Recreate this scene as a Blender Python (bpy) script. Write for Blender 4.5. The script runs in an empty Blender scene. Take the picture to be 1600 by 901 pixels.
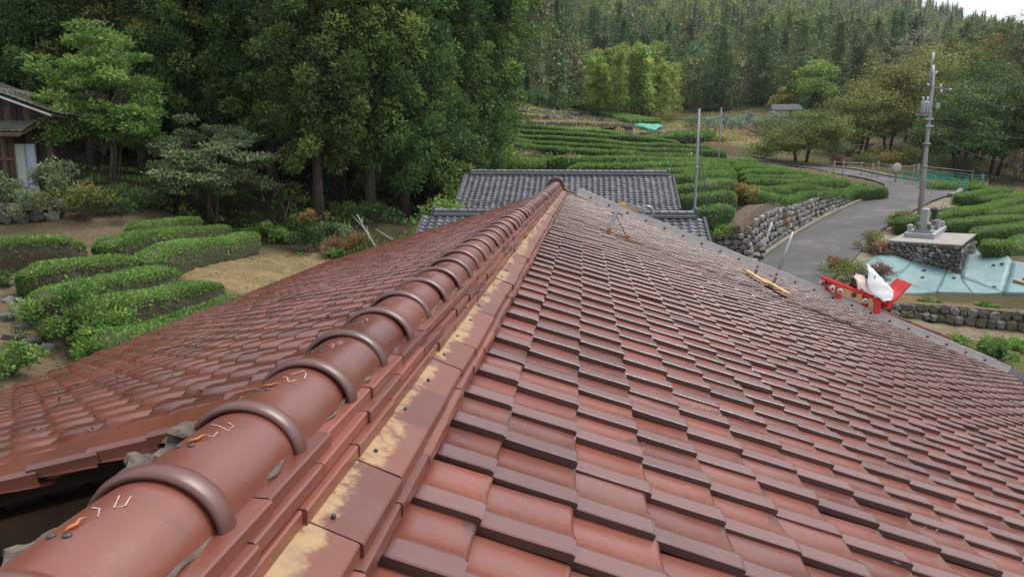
import bpy, math, random
import numpy as np
from mathutils import Vector, Matrix

# ------------------------------------------------------------------ camera
F_PX = 1150.06
PITCH, YAW, ROLL = 0.1736, 0.0972, 0.0026
CAM = np.array([0.6041, 0.0, 0.6454])
_cw, _sw = math.cos(YAW), math.sin(YAW)
_R0 = np.array([_cw, _sw, 0.0]); _F0 = np.array([-_sw, _cw, 0.0]); _U0 = np.array([0, 0, 1.0])
FWD = _F0*math.cos(PITCH) - _U0*math.sin(PITCH)
_U1 = _U0*math.cos(PITCH) + _F0*math.sin(PITCH)
RGT = _R0*math.cos(ROLL) + _U1*math.sin(ROLL)
UPV = _U1*math.cos(ROLL) - _R0*math.sin(ROLL)

S = bpy.context.scene
COL = S.collection
cd = bpy.data.cameras.new('camera'); co = bpy.data.objects.new('camera', cd); COL.objects.link(co)
cd.sensor_width = 36.0; cd.lens = F_PX/1600*36.0; cd.clip_start = 0.02; cd.clip_end = 4000
co.matrix_world = Matrix(((RGT[0], UPV[0], -FWD[0], CAM[0]), (RGT[1], UPV[1], -FWD[1], CAM[1]),
                          (RGT[2], UPV[2], -FWD[2], CAM[2]), (0, 0, 0, 1)))
S.camera = co

# ------------------------------------------------------------------ light
SUN_EL, SUN_ROT = math.radians(60), math.radians(55)       # overcast, brighter part of the sky ahead on the right
W = bpy.data.worlds.new('World'); S.world = W; W.use_nodes = True
nt = W.node_tree; nt.nodes.clear()
sky = nt.nodes.new('ShaderNodeTexSky'); sky.sky_type = 'NISHITA'; sky.sun_disc = False
sky.sun_elevation = SUN_EL; sky.sun_rotation = SUN_ROT; sky.air_density = 1.0; sky.dust_density = 4.0; sky.ozone_density = 1.0
bw = nt.nodes.new('ShaderNodeRGBToBW')
mx = nt.nodes.new('ShaderNodeMix'); mx.data_type = 'RGBA'; mx.inputs[0].default_value = 0.30
cloud = nt.nodes.new('ShaderNodeMix'); cloud.data_type = 'RGBA'; cloud.inputs[0].default_value = 0.75
cloud.inputs[7].default_value = (5.4, 5.5, 5.8, 1)
bg = nt.nodes.new('ShaderNodeBackground'); bg.inputs[1].default_value = 0.10
out = nt.nodes.new('ShaderNodeOutputWorld')
nt.links.new(sky.outputs[0], cloud.inputs[6]); nt.links.new(cloud.outputs[2], bg.inputs[0])
nt.nodes.remove(bw); nt.nodes.remove(mx)
nt.links.new(bg.outputs[0], out.inputs[0])
sl = bpy.data.lights.new('sun', 'SUN'); sl.energy = 1.5; sl.angle = math.radians(28); sl.color = (1, .97, .93)
so = bpy.data.objects.new('sun', sl); COL.objects.link(so)
_sd = Vector((math.sin(SUN_ROT)*math.cos(SUN_EL), math.cos(SUN_ROT)*math.cos(SUN_EL), math.sin(SUN_EL)))
so.rotation_euler = _sd.to_track_quat('Z', 'Y').to_euler()
vs = S.view_settings; vs.view_transform = 'Standard'; vs.look = 'None'; vs.exposure = 1.15; vs.gamma = 1.0
vs.use_curve_mapping = False
S.cycles.max_bounces = 5; S.cycles.diffuse_bounces = 3; S.cycles.glossy_bounces = 2; S.cycles.transparent_max_bounces = 4
S.cycles.use_denoising = True

# ------------------------------------------------------------------ helpers
rng = np.random.default_rng(7)
random.seed(7)

def at(px, py, Y):
    """world point on the line of sight through the measured pixel, at world depth Y"""
    d = FWD + (px-800)/F_PX*RGT + (450.5-py)/F_PX*UPV
    return CAM + d*(Y/d[1])

def project(P):
    d = np.asarray(P) - CAM
    z = d @ FWD
    return 800 + F_PX*(d @ RGT)/z, 450.5 - F_PX*(d @ UPV)/z, z

def mesh_np(name, V, Fc, mats=(), tint=None, smooth=False, matidx=None, soot=None):
    """V (n,3), Fc (m,k) numpy arrays -> mesh data"""
    V = np.asarray(V, dtype=np.float32); Fc = np.asarray(Fc, dtype=np.int32)
    me = bpy.data.meshes.new(name)
    m, k = Fc.shape
    me.vertices.add(len(V)); me.vertices.foreach_set('co', V.ravel())
    me.loops.add(m*k); me.loops.foreach_set('vertex_index', Fc.ravel())
    me.polygons.add(m)
    me.polygons.foreach_set('loop_start', np.arange(0, m*k, k, dtype=np.int32))
    me.polygons.foreach_set('loop_total', np.full(m, k, dtype=np.int32))
    me.polygons.foreach_set('use_smooth', np.full(m, bool(smooth)) if not hasattr(smooth, '__len__') else np.asarray(smooth, dtype=bool))
    if matidx is not None: me.polygons.foreach_set('material_index', np.asarray(matidx, dtype=np.int32))
    for mm in mats: me.materials.append(mm)
    if tint is not None:
        a = me.attributes.new('tint', 'FLOAT', 'POINT'); a.data.foreach_set('value', np.asarray(tint, dtype=np.float32))
    if soot is not None:
        a = me.attributes.new('soot', 'FLOAT', 'POINT'); a.data.foreach_set('value', np.asarray(soot, dtype=np.float32))
    me.update(calc_edges=True)
    return me

class MB:
    """collects shapes into one mesh"""
    def __init__(s): s.v = []; s.f = []; s.m = []; s.sm = []
    def add(s, vs_, fs, mi=0, sm=False):
        b = len(s.v); s.v += [tuple(map(float, p)) for p in vs_]
        for f in fs: s.f.append(tuple(b+i for i in f)); s.m.append(mi); s.sm.append(sm)
        return s
    def box(s, c, size, M=None, mi=0, taper=1.0, bev=0.0):
        hx, hy, hz = size[0]/2, size[1]/2, size[2]/2
        if bev <= 0:
            P = [Vector((x*hx*(taper if z > 0 else 1), y*hy*(taper if z > 0 else 1), z*hz)) for z in (-1, 1) for y in (-1, 1) for x in (-1, 1)]
            fs = [(0, 2, 3, 1), (4, 5, 7, 6), (0, 1, 5, 4), (2, 6, 7, 3), (0, 4, 6, 2), (1, 3, 7, 5)]
        else:
            P = []; fs = []
            def ring(z, ins): return [Vector((x*(hx-ins)*1.0, y*(hy-ins)*1.0, z)) for x, y in ((-1, -1), (1, -1), (1, 1), (-1, 1))]
            rings = [ring(-hz, bev), ring(-hz+bev, 0), ring(hz-bev, 0), ring(hz, bev)]
            for r in rings: P += r
            fs.append((3, 2, 1, 0)); fs.append((12, 13, 14, 15))
            for k in range(3):
                for i in range(4):
                    j = (i+1) % 4
                    fs.append((k*4+i, k*4+j, k*4+4+j, k*4+4+i))
        c = Vector(c)
        if M is not None: P = [c + M @ p for p in P]
        else: P = [c + p for p in P]
        return s.add(P, fs, mi)
    def tube(s, p0, p1, r0, r1=None, n=8, mi=0, cap=True, sm=True):
        return s.path([p0, p1], [r0, r0 if r1 is None else r1], n, mi, cap, sm)
    def path(s, pts, rad, n=8, mi=0, cap=True, sm=True):
        pts = [Vector(p) for p in pts]
        if not hasattr(rad, '__len__'): rad = [rad]*len(pts)
        V = []; Fs = []
        up = None
        for i, p in enumerate(pts):
            d = (pts[min(i+1, len(pts)-1)] - pts[max(i-1, 0)])
            if d.length < 1e-9: d = Vector((0, 0, 1))
            d.normalize()
            if up is None:
                up = Vector((0, 0, 1)) if abs(d.z) < .9 else Vector((1, 0, 0))
            a = d.cross(up)
            if a.length < 1e-6: a = d.orthogonal()
            a.normalize(); b = d.cross(a); up = -b if False else up
            for k in range(n):
                t = 2*math.pi*k/n
                V.append(p + a*math.cos(t)*rad[i] + b*math.sin(t)*rad[i])
        for i in range(len(pts)-1):
            for k in range(n):
                j = (k+1) % n
                Fs.append((i*n+k, i*n+j, (i+1)*n+j, (i+1)*n+k))
        if cap:
            Fs.append(tuple(range(n))[::-1]); Fs.append(tuple((len(pts)-1)*n+k for k in range(n)))
        return s.add(V, Fs, mi, sm)
    def lathe(s, c, prof, n=16, M=None, mi=0, sm=True):
        V = []; Fs = []
        c = Vector(c)
        for r, z in prof:
            for k in range(n):
                t = 2*math.pi*k/n
                p = Vector((r*math.cos(t), r*math.sin(t), z))
                V.append(c + (M @ p if M is not None else p))
        for i in range(len(prof)-1):
            for k in range(n):
                j = (k+1) % n
                Fs.append((i*n+k, i*n+j, (i+1)*n+j, (i+1)*n+k))
        Fs.append(tuple(range(n))[::-1]); Fs.append(tuple((len(prof)-1)*n+k for k in range(n)))
        return s.add(V, Fs, mi, sm)
    def mesh(s, name, mats):
        me = bpy.data.meshes.new(name)
        me.from_pydata(s.v, [], s.f)
        me.polygons.foreach_set('material_index', s.m); me.polygons.foreach_set('use_smooth', s.sm)
        for m in (mats if isinstance(mats, (list, tuple)) else [mats]): me.materials.append(m)
        me.update()
        return me
    def build(s, name, mats, parent=None):
        return link(name, s.mesh(name, mats), parent)

def link(name, me, parent=None, mat=None):
    o = bpy.data.objects.new(name, me); COL.objects.link(o)
    if parent is not None: o.parent = parent
    if mat is not None: o.matrix_local = mat
    return o

def tag(o, label=None, cat=None, group=None, kind=None):
    if label: o['label'] = label
    if cat: o['category'] = cat
    if group: o['group'] = group
    if kind: o['kind'] = kind
    return o

def empty(name, loc=(0, 0, 0), rz=0.0):
    o = bpy.data.objects.new(name, None); COL.objects.link(o)
    o.location = loc; o.rotation_euler = (0, 0, rz); o.empty_display_size = .2
    return o

def copy_tree(o, parent=None):
    c = o.copy(); COL.objects.link(c); c.parent = parent
    for ch in o.children: copy_tree(ch, c)
    return c

# ------------------------------------------------------------------ materials
def new_mat(name):
    m = bpy.data.materials.new(name); m.use_nodes = True
    n = m.node_tree; b = n.nodes['Principled BSDF']
    return m, n, b

def N(n, t, **k):
    x = n.nodes.new(t)
    for a, v in k.items(): setattr(x, a, v)
    return x

def mixrgb(n, fac, a, b, mode='MIX'):
    x = N(n, 'ShaderNodeMix', data_type='RGBA', blend_type=mode)
    for sock, val in ((x.inputs[0], fac), (x.inputs[6], a), (x.inputs[7], b)):
        if isinstance(val, bpy.types.NodeSocket): n.links.new(val, sock)
        elif hasattr(val, '__len__'): sock.default_value = (*val[:3], 1)
        else: sock.default_value = val
    return x.outputs[2]

def noise(n, scale, detail=4, coord='Object', vec=None, rough=.6):
    t = N(n, 'ShaderNodeTexNoise'); t.inputs['Scale'].default_value = scale; t.inputs['Detail'].default_value = detail
    t.inputs['Roughness'].default_value = rough
    if vec is None:
        tc = N(n, 'ShaderNodeTexCoord'); vec = tc.outputs[coord]
    n.links.new(vec, t.inputs['Vector'])
    return t.outputs[0]

def ramp(n, fac, stops):
    r = N(n, 'ShaderNodeValToRGB')
    e = r.color_ramp.elements
    while len(e) < len(stops): e.new(.5)
    for i, (p, c) in enumerate(stops):
        e[i].position = p; e[i].color = (*c, 1) if len(c) == 3 else c
    n.links.new(fac, r.inputs[0])
    return r.outputs[0]

def math_(n, op, a, b=None):
    x = N(n, 'ShaderNodeMath', operation=op)
    for i, v in enumerate((a, b)):
        if v is None: continue
        if isinstance(v, bpy.types.NodeSocket): n.links.new(v, x.inputs[i])
        else: x.inputs[i].default_value = v
    return x.outputs[0]

def bump(n, b, h, strength=.3, dist=.01):
    x = N(n, 'ShaderNodeBump'); x.inputs['Strength'].default_value = strength; x.inputs['Distance'].default_value = dist
    n.links.new(h, x.inputs['Height']); n.links.new(x.outputs[0], b.inputs['Normal'])

def world_pos(n):
    g = N(n, 'ShaderNodeNewGeometry'); return g.outputs['Position']

def simple(name, c1, c2=None, rough=.7, scale=8, metal=0, bmp=0, bs=60, spec=.5, coord='Object', detail=5):
    m, n, b = new_mat(name)
    if c2 is None: c2 = tuple(x*.75 for x in c1)
    f = noise(n, scale, detail, coord)
    n.links.new(ramp(n, f, [(.3, c1), (.7, c2)]), b.inputs['Base Color'])
    b.inputs['Roughness'].default_value = rough; b.inputs['Metallic'].default_value = metal
    b.inputs['Specular IOR Level'].default_value = spec
    if bmp: bump(n, b, noise(n, bs, 6, coord), bmp, .01)
    return m

GAIN = 2.15
HAZE = .00013
def leaf_mat(name, stops, rough=.55, trans=.3, hue=.03, val=.35):
    """stops: colours over the 'tint' attribute; shifted per object"""
    m, n, b = new_mat(name)
    a = N(n, 'ShaderNodeAttribute', attribute_name='tint')
    oi = N(n, 'ShaderNodeObjectInfo')
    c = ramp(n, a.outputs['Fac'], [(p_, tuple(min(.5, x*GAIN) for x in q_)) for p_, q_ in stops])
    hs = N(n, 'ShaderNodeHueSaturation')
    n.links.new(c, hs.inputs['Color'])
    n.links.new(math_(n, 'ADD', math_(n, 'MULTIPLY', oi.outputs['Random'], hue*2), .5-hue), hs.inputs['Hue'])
    r2 = math_(n, 'FRACT', math_(n, 'MULTIPLY', oi.outputs['Random'], 7.31))
    n.links.new(math_(n, 'ADD', math_(n, 'MULTIPLY', r2, val*2), 1-val), hs.inputs['Value'])
    n.links.new(hs.outputs[0], b.inputs['Base Color'])
    b.inputs['Roughness'].default_value = rough; b.inputs['Specular IOR Level'].default_value = .25
    if trans:
        t = N(n, 'ShaderNodeBsdfTranslucent'); n.links.new(hs.outputs[0], t.inputs[0])
        mx_ = N(n, 'ShaderNodeMixShader'); mx_.inputs[0].default_value = trans
        o = n.nodes['Material Output']
        n.links.new(b.outputs[0], mx_.inputs[1]); n.links.new(t.outputs[0], mx_.inputs[2]); n.links.new(mx_.outputs[0], o.inputs[0])
    return m

def tile_mat(name, dark, light, brown, rough=.33, stain=.5, grime=.42):
    """glazed clay: colour differs piece by piece, streaks and soot stains"""
    m, n, b = new_mat(name)
    oi = N(n, 'ShaderNodeObjectInfo'); a = N(n, 'ShaderNodeAttribute', attribute_name='tint')
    r = math_(n, 'FRACT', math_(n, 'ADD', oi.outputs['Random'], a.outputs['Fac']))
    pos = world_pos(n)
    big = noise(n, 1.1, 3, vec=pos); fine = noise(n, 45, 6, vec=pos, rough=.7); mid = noise(n, 9, 5, vec=pos)
    c = ramp(n, r, [(0, dark), (.3, tuple(.55*x+.45*y for x, y in zip(dark, light))), (.75, light), (1, brown)])
    c = mixrgb(n, math_(n, 'MULTIPLY', ramp(n, mid, [(.42, (0, 0, 0)), (.72, (1, 1, 1))]), .45), c, brown)
    c = mixrgb(n, math_(n, 'MULTIPLY', ramp(n, fine, [(.55, (0, 0, 0)), (.78, (1, 1, 1))]), stain*.6), c, (.09, .055, .045))
    st = math_(n, 'MULTIPLY', ramp(n, noise(n, 5.3, 6, vec=pos, rough=.72), [(.60, (0, 0, 0)), (.70, (1, 1, 1))]), stain)
    c = mixrgb(n, st, c, (.06, .045, .038))
    c = mixrgb(n, math_(n, 'MULTIPLY', ramp(n, big, [(.4, (0, 0, 0)), (.7, (1, 1, 1))]), .35), c, light)
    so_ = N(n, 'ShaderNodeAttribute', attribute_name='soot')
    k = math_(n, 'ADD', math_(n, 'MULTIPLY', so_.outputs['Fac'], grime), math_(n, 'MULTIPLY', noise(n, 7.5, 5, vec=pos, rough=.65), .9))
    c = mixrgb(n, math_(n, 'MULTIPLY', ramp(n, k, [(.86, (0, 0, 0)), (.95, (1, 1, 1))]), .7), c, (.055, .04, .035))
    dust = ramp(n, noise(n, 120, 3, vec=pos, rough=.8), [(.68, (0, 0, 0)), (.76, (1, 1, 1))])
    c = mixrgb(n, math_(n, 'MULTIPLY', dust, .35), c, (.26, .17, .13))
    lich = ramp(n, noise(n, 3.1, 8, vec=pos, rough=.78), [(.62, (0, 0, 0)), (.74, (1, 1, 1))])
    c = mixrgb(n, math_(n, 'MULTIPLY', lich, stain*.30), c, (.15, .10, .08))
    n.links.new(c, b.inputs['Base Color'])
    rr = math_(n, 'ADD', math_(n, 'ADD', math_(n, 'MULTIPLY', mid, .30), math_(n, 'MULTIPLY', big, .12)), rough-.16)
    n.links.new(rr, b.inputs['Roughness'])
    b.inputs['Specular IOR Level'].default_value = .85
    bump(n, b, noise(n, 38, 6, vec=pos, rough=.7), .22, .004)
    return m

M = {}
RED_D, RED_L, RED_B = (.090, .022, .014), (.235, .066, .042), (.130, .044, .031)
M['tile'] = tile_mat('glazed_red_tile', RED_D, RED_L, RED_B, .25, .45)
M['tile_roll'] = tile_mat('glazed_tile_roll', (.082, .027, .023), (.165, .062, .052), (.115, .048, .041), .22, .4)
M['tile_side'] = tile_mat('shaded_tile_side', (.030, .010, .008), (.065, .021, .016), (.045, .018, .014), .45, .3)  # near-facing sides and butt ends: shade painted in by a darker tile colour
M['tile_old'] = tile_mat('worn_red_tile', (.068, .018, .012), (.190, .055, .036), (.115, .043, .033), .17, .7, .50)
M['cap'] = tile_mat('glazed_ridge_cap', (.105, .027, .018), (.19, .056, .036), (.13, .044, .031), .25, .35)
M['collar'] = tile_mat('mottled_collar_glaze', (.070, .022, .017), (.140, .045, .034), (.095, .038, .030), .36, .8)
M['mortar'] = simple('lime_mortar', (.17, .135, .105), (.055, .043, .035), .9, 30, bmp=.8)
M['chalk'] = simple('chalk', (.50, .40, .36), (.24, .13, .11), .9, 90)
M['nail'] = simple('dark_nail_rubber', (.03, .033, .04), (.06, .06, .07), .5, 20)
M['orange'] = simple('orange_wire_strip', (.36, .14, .05), (.45, .12, .03), .6, 30)
M['wood_dark'] = simple('dark_weathered_board', (.035, .024, .017), (.014, .010, .008), .85, 5, bmp=.4)
M['wood_mid'] = simple('brown_board', (.13, .078, .045), (.055, .034, .021), .85, 6, bmp=.4)
M['pine'] = simple('fresh_pine_board', (.72, .47, .16), (.56, .34, .11), .6, 5)
M['alu'] = simple('aluminium', (.60, .60, .585), (.46, .455, .445), .36, 12, metal=.2)
M['steel'] = simple('galvanised_steel', (.34, .35, .36), (.22, .23, .25), .45, 20, metal=.6)
M['dark_steel'] = simple('dark_painted_steel', (.10, .11, .12), (.06, .065, .07), .5, 20)
M['black'] = simple('black_plastic', (.02, .02, .022), (.03, .03, .03), .5)
M['red_paint'] = simple('red_paint', (.66, .03, .03), (.50, .02, .02), .38, 9)
M['rubber_white'] = simple('pale_wheel', (.62, .54, .47), (.45, .37, .31), .6, 14)
M['sack'] = simple('white_sack', (.62, .62, .62), (.46, .47, .49), .75, 7, bmp=.4)
M['sack_warm'] = simple('pinkish_sack', (.66, .52, .47), (.50, .38, .33), .75, 7)
M['stone'] = simple('field_stone', (.215, .205, .185), (.085, .08, .07), .9, 3.2, bmp=.5, bs=18)
M['stone_pale'] = simple('pale_stone', (.34, .325, .29), (.17, .16, .145), .9, 4, bmp=.5, bs=18)
M['stone_moss'] = simple('mossy_stone', (.15, .135, .085), (.055, .055, .03), .95, 5, bmp=.5, bs=18)
M['stone_dark'] = simple('dark_stone', (.12, .11, .10), (.05, .045, .042), .9, 4, bmp=.5, bs=18)
M['gap'] = simple('dark_soil_in_joints', (.045, .038, .030), (.02, .018, .015), .95, 6)
M['soil'] = simple('brown_soil', (.13, .095, .06), (.07, .05, .032), .95, 4, bmp=.4)
M['granite'] = simple('grey_granite', (.40, .40, .40), (.24, .24, .25), .5, 25)
M['granite_dark'] = simple('weathered_granite', (.17, .165, .155), (.09, .088, .083), .7, 12)
M['granite_black'] = simple('dark_polished_stone', (.06, .055, .052), (.03, .03, .03), .35, 12)
M['concrete'] = simple('concrete', (.31, .29, .255), (.21, .195, .17), .85, 2.5, bmp=.2)
M['kerb'] = simple('weathered_kerb', (.22, .19, .15), (.13, .115, .09), .9, 1.2, bmp=.3)
M['pole'] = simple('pole_concrete', (.34, .33, .31), (.24, .235, .225), .8, 3)
M['pole_steel'] = simple('pole_steel', (.29, .32, .35), (.20, .225, .25), .5, 4, metal=.2)
M['transformer'] = simple('transformer_grey', (.42, .45, .48), (.32, .35, .38), .5, 3)
M['ceramic'] = simple('white_insulator', (.75, .75, .74), (.6, .6, .6), .3)
M['wire'] = simple('wire', (.03, .03, .03), (.05, .05, .05), .6)
M['white_wall'] = simple('white_plaster', (.62, .62, .60), (.45, .45, .43), .85, 4)
M['yellow'] = simple('yellow_guy_guard', (.78, .52, .05), (.6, .4, .04), .5, 6)
M['bark'] = simple('bark', (.115, .085, .065), (.045, .034, .027), .95, 5, bmp=.6, bs=20)
M['bark_pale'] = simple('pale_bark', (.26, .24, .21), (.13, .12, .10), .9, 6, bmp=.4, bs=20)
M['deadwood'] = simple('dead_branch', (.34, .31, .28), (.2, .17, .15), .9, 8)
M['bamboo_culm'] = simple('bamboo_culm', (.22, .26, .08), (.12, .15, .05), .5, 3)

def grey_tile():
    m, n, b = new_mat('grey_kawara_tile')
    a = N(n, 'ShaderNodeAttribute', attribute_name='tint'); oi = N(n, 'ShaderNodeObjectInfo')
    r = math_(n, 'FRACT', math_(n, 'ADD', oi.outputs['Random'], a.outputs['Fac']))
    c = ramp(n, r, [(0, (.055, .058, .068)), (.6, (.090, .094, .106)), (1, (.13, .135, .148))])
    f = noise(n, 7, 5, vec=world_pos(n))
    c = mixrgb(n, math_(n, 'MULTIPLY', ramp(n, f, [(.5, (0, 0, 0)), (.75, (1, 1, 1))]), .4), c, (.055, .055, .055))
    n.links.new(c, b.inputs['Base Color']); b.inputs['Roughness'].default_value = .48; b.inputs['Specular IOR Level'].default_value = .5
    return m
M['grey_tile'] = grey_tile()
M['grey_verge'] = simple('grey_verge_clay', (.095, .095, .10), (.05, .05, .055), .75, 5, spec=.2)

def flashing_mat():
    """wide course under the ridge: red clay, its upper half stained ochre where the old mortar sat"""
    m, n, b = new_mat('ochre_stained_tile')
    tc = N(n, 'ShaderNodeTexCoord'); sx = N(n, 'ShaderNodeSeparateXYZ'); n.links.new(tc.outputs['Object'], sx.inputs[0])
    pos = world_pos(n); oi = N(n, 'ShaderNodeObjectInfo')
    base = ramp(n, oi.outputs['Random'], [(0, (.12, .038, .026)), (.5, (.18, .058, .038)), (1, (.14, .052, .040))])
    base = mixrgb(n, math_(n, 'MULTIPLY', ramp(n, noise(n, 7, 5, vec=pos), [(.5, (0, 0, 0)), (.7, (1, 1, 1))]), .5), base, (.14, .10, .085))
    yel = ramp(n, noise(n, 14, 6, vec=pos), [(.32, (.35, .20, .065)), (.5, (.34, .22, .11)), (.72, (.18, .10, .06))])
    r2 = math_(n, 'FRACT', math_(n, 'MULTIPLY', oi.outputs['Random'], 5.17))
    edge = math_(n, 'ADD', math_(n, 'MULTIPLY', noise(n, 10, 8, vec=pos, rough=.74), .12), math_(n, 'MULTIPLY', r2, .04))
    f = ramp(n, math_(n, 'ADD', math_(n, 'MULTIPLY', math_(n, 'SUBTRACT', math_(n, 'SUBTRACT', edge, .034), sx.outputs[0]), 30), .5), [(.3, (0, 0, 0)), (.7, (1, 1, 1))])
    f = math_(n, 'MULTIPLY', f, ramp(n, noise(n, 5.5, 7, vec=pos, rough=.75), [(.43, (.05, .05, .05)), (.50, (1, 1, 1))]))
    n.links.new(mixrgb(n, f, base, yel), b.inputs['Base Color'])
    b.inputs['Roughness'].default_value = .42
    bump(n, b, noise(n, 50, 5, vec=pos), .25, .004)
    return m
M['flash'] = flashing_mat()

def ground_mat():
    m, n, b = new_mat('hillside_ground')
    a = N(n, 'ShaderNodeAttribute', attribute_name='zone')
    pos = world_pos(n)
    f1 = noise(n, .9, 6, vec=pos); f2 = noise(n, 7, 6, vec=pos, rough=.75); f3 = noise(n, 28, 4, vec=pos)
    c = a.outputs['Color']
    c = mixrgb(n, ramp(n, f1, [(.42, (0, 0, 0)), (.62, (.45, .45, .45))]), c, (.075, .085, .030))
    c = mixrgb(n, ramp(n, f2, [(.40, (0, 0, 0)), (.7, (.7, .7, .7))]), c, (.035, .028, .018))
    c = mixrgb(n, ramp(n, f3, [(.55, (0, 0, 0)), (.75, (.5, .5, .5))]), c, (.26, .20, .12))
    n.links.new(c, b.inputs['Base Color']); b.inputs['Roughness'].default_value = .95; b.inputs['Specular IOR Level'].default_value = .1
    bump(n, b, f2, .6, .12)
    return m
M['ground'] = ground_mat()

def road_mat():
    m, n, b = new_mat('worn_asphalt')
    pos = world_pos(n)
    f = noise(n, .42, 7, vec=pos, rough=.68); g = noise(n, 30, 4, vec=pos)
    c = ramp(n, f, [(.35, (.036, .035, .035)), (.54, (.058, .055, .054)), (.68, (.13, .12, .11))])
    c = mixrgb(n, ramp(n, g, [(.4, (0, 0, 0)), (.8, (.3, .3, .3))]), c, (.12, .112, .105))
    n.links.new(c, b.inputs['Base Color']); b.inputs['Roughness'].default_value = .8
    bump(n, b, g, .3, .01)
    return m
M['road'] = road_mat()

def tarp_mat():
    m, n, b = new_mat('pale_blue_sheet')
    pos = world_pos(n)
    c = ramp(n, noise(n, 1.1, 6, vec=pos), [(.35, (.130, .235, .245)), (.6, (.092, .175, .185))])
    d = ramp(n, noise(n, .62, 7, vec=pos, rough=.7), [(.56, (0, 0, 0)), (.66, (1, 1, 1))])
    c = mixrgb(n, math_(n, 'MULTIPLY', d, .75), c, (.13, .15, .10))
    d2 = ramp(n, noise(n, 3.2, 7, vec=pos, rough=.7), [(.63, (0, 0, 0)), (.70, (1, 1, 1))])
    c = mixrgb(n, math_(n, 'MULTIPLY', d2, .7), c, (.10, .12, .12))
    n.links.new(c, b.inputs['Base Color']); b.inputs['Roughness'].default_value = .5
    bump(n, b, noise(n, 2.2, 6, vec=pos), .5, .08)
    return m
M['tarp'] = tarp_mat()

def net_mat():
    m, n, b = new_mat('green_net')
    b.inputs['Base Color'].default_value = (.03, .30, .20, 1); b.inputs['Roughness'].default_value = .6
    return m
M['net'] = net_mat()

# foliage colours (ramp over 'tint')
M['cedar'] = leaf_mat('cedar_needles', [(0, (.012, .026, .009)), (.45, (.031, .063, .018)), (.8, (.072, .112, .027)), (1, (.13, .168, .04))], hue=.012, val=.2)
M['cypress'] = leaf_mat('far_conifer_needles', [(0, (.022, .038, .014)), (.5, (.056, .084, .026)), (1, (.12, .148, .044))], hue=.03, val=.36, trans=.25)
M['maple'] = leaf_mat('bright_green_leaves', [(0, (.032, .062, .016)), (.5, (.068, .122, .027)), (1, (.15, .21, .05))], hue=.01, val=.05)
M['greyleaf'] = leaf_mat('grey_green_leaves', [(0, (.035, .055, .025)), (.5, (.075, .105, .048)), (1, (.16, .19, .095))], hue=.01, val=.05)
M['olive'] = leaf_mat('olive_leaves', [(0, (.035, .045, .014)), (.5, (.085, .10, .028)), (1, (.16, .165, .05))], hue=.03, val=.15)
M['midleaf'] = leaf_mat('mid_green_leaves', [(0, (.030, .048, .012)), (.5, (.070, .098, .024)), (1, (.14, .16, .04))], hue=.01, val=.05)
M['darkleaf'] = leaf_mat('dark_green_leaves', [(0, (.016, .030, .010)), (.5, (.038, .064, .019)), (1, (.078, .105, .030))], hue=.02, val=.15)
M['bamboo'] = leaf_mat('bamboo_leaves', [(0, (.048, .080, .02)), (.5, (.125, .185, .036)), (1, (.235, .28, .065))], hue=.015, val=.2, trans=.35)
M['orange_leaf'] = leaf_mat('autumn_leaves', [(0, (.07, .038, .016)), (.5, (.125, .068, .026)), (1, (.18, .115, .042))], hue=.01, val=.1)
M['yellow_leaf'] = leaf_mat('yellow_leaves', [(0, (.065, .060, .016)), (.5, (.125, .110, .028)), (1, (.20, .17, .05))], hue=.015, val=.1)
M['brown_leaf'] = leaf_mat('brown_dry_leaves', [(0, (.06, .038, .028)), (.5, (.12, .075, .055)), (1, (.2, .14, .10))], hue=.01, val=.1)
M['silver_leaf'] = leaf_mat('silvery_leaves', [(0, (.06, .08, .07)), (.5, (.12, .15, .14)), (1, (.21, .24, .23))], hue=.01, val=.1)
M['pale_leaf'] = leaf_mat('pale_dull_leaves', [(0, (.05, .05, .03)), (.5, (.11, .11, .07)), (1, (.19, .18, .13))], hue=.01, val=.1)
M['bluegreen'] = leaf_mat('blue_green_needles', [(0, (.05, .085, .07)), (.5, (.11, .16, .13)), (1, (.21, .27, .22))], hue=.01, val=.1)
M['tea'] = leaf_mat('tea_leaves', [(0, (.032, .062, .016)), (.45, (.070, .130, .028)), (1, (.15, .215, .048))], hue=.008, val=.12)
M['tea_worn'] = leaf_mat('tea_leaves_sparse', [(0, (.05, .05, .022)), (.25, (.05, .085, .022)), (.6, (.085, .155, .03)), (1, (.20, .29, .06))], hue=.008, val=.1)
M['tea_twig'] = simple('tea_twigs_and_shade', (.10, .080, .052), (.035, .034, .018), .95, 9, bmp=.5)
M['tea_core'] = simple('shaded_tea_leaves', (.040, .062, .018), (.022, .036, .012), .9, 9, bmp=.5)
M['vine'] = leaf_mat('vine_leaves', [(0, (.035, .06, .015)), (.5, (.08, .13, .028)), (1, (.17, .23, .05))], hue=.02, val=.1)
M['grass'] = leaf_mat('grass_blades', [(0, (.06, .075, .02)), (.5, (.12, .15, .035)), (.8, (.25, .20, .08)), (1, (.36, .28, .14))], hue=.01, val=.1)
M['moss'] = leaf_mat('dry_dark_moss', [(0, (.018, .014, .011)), (1, (.055, .042, .034))], trans=0)

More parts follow.
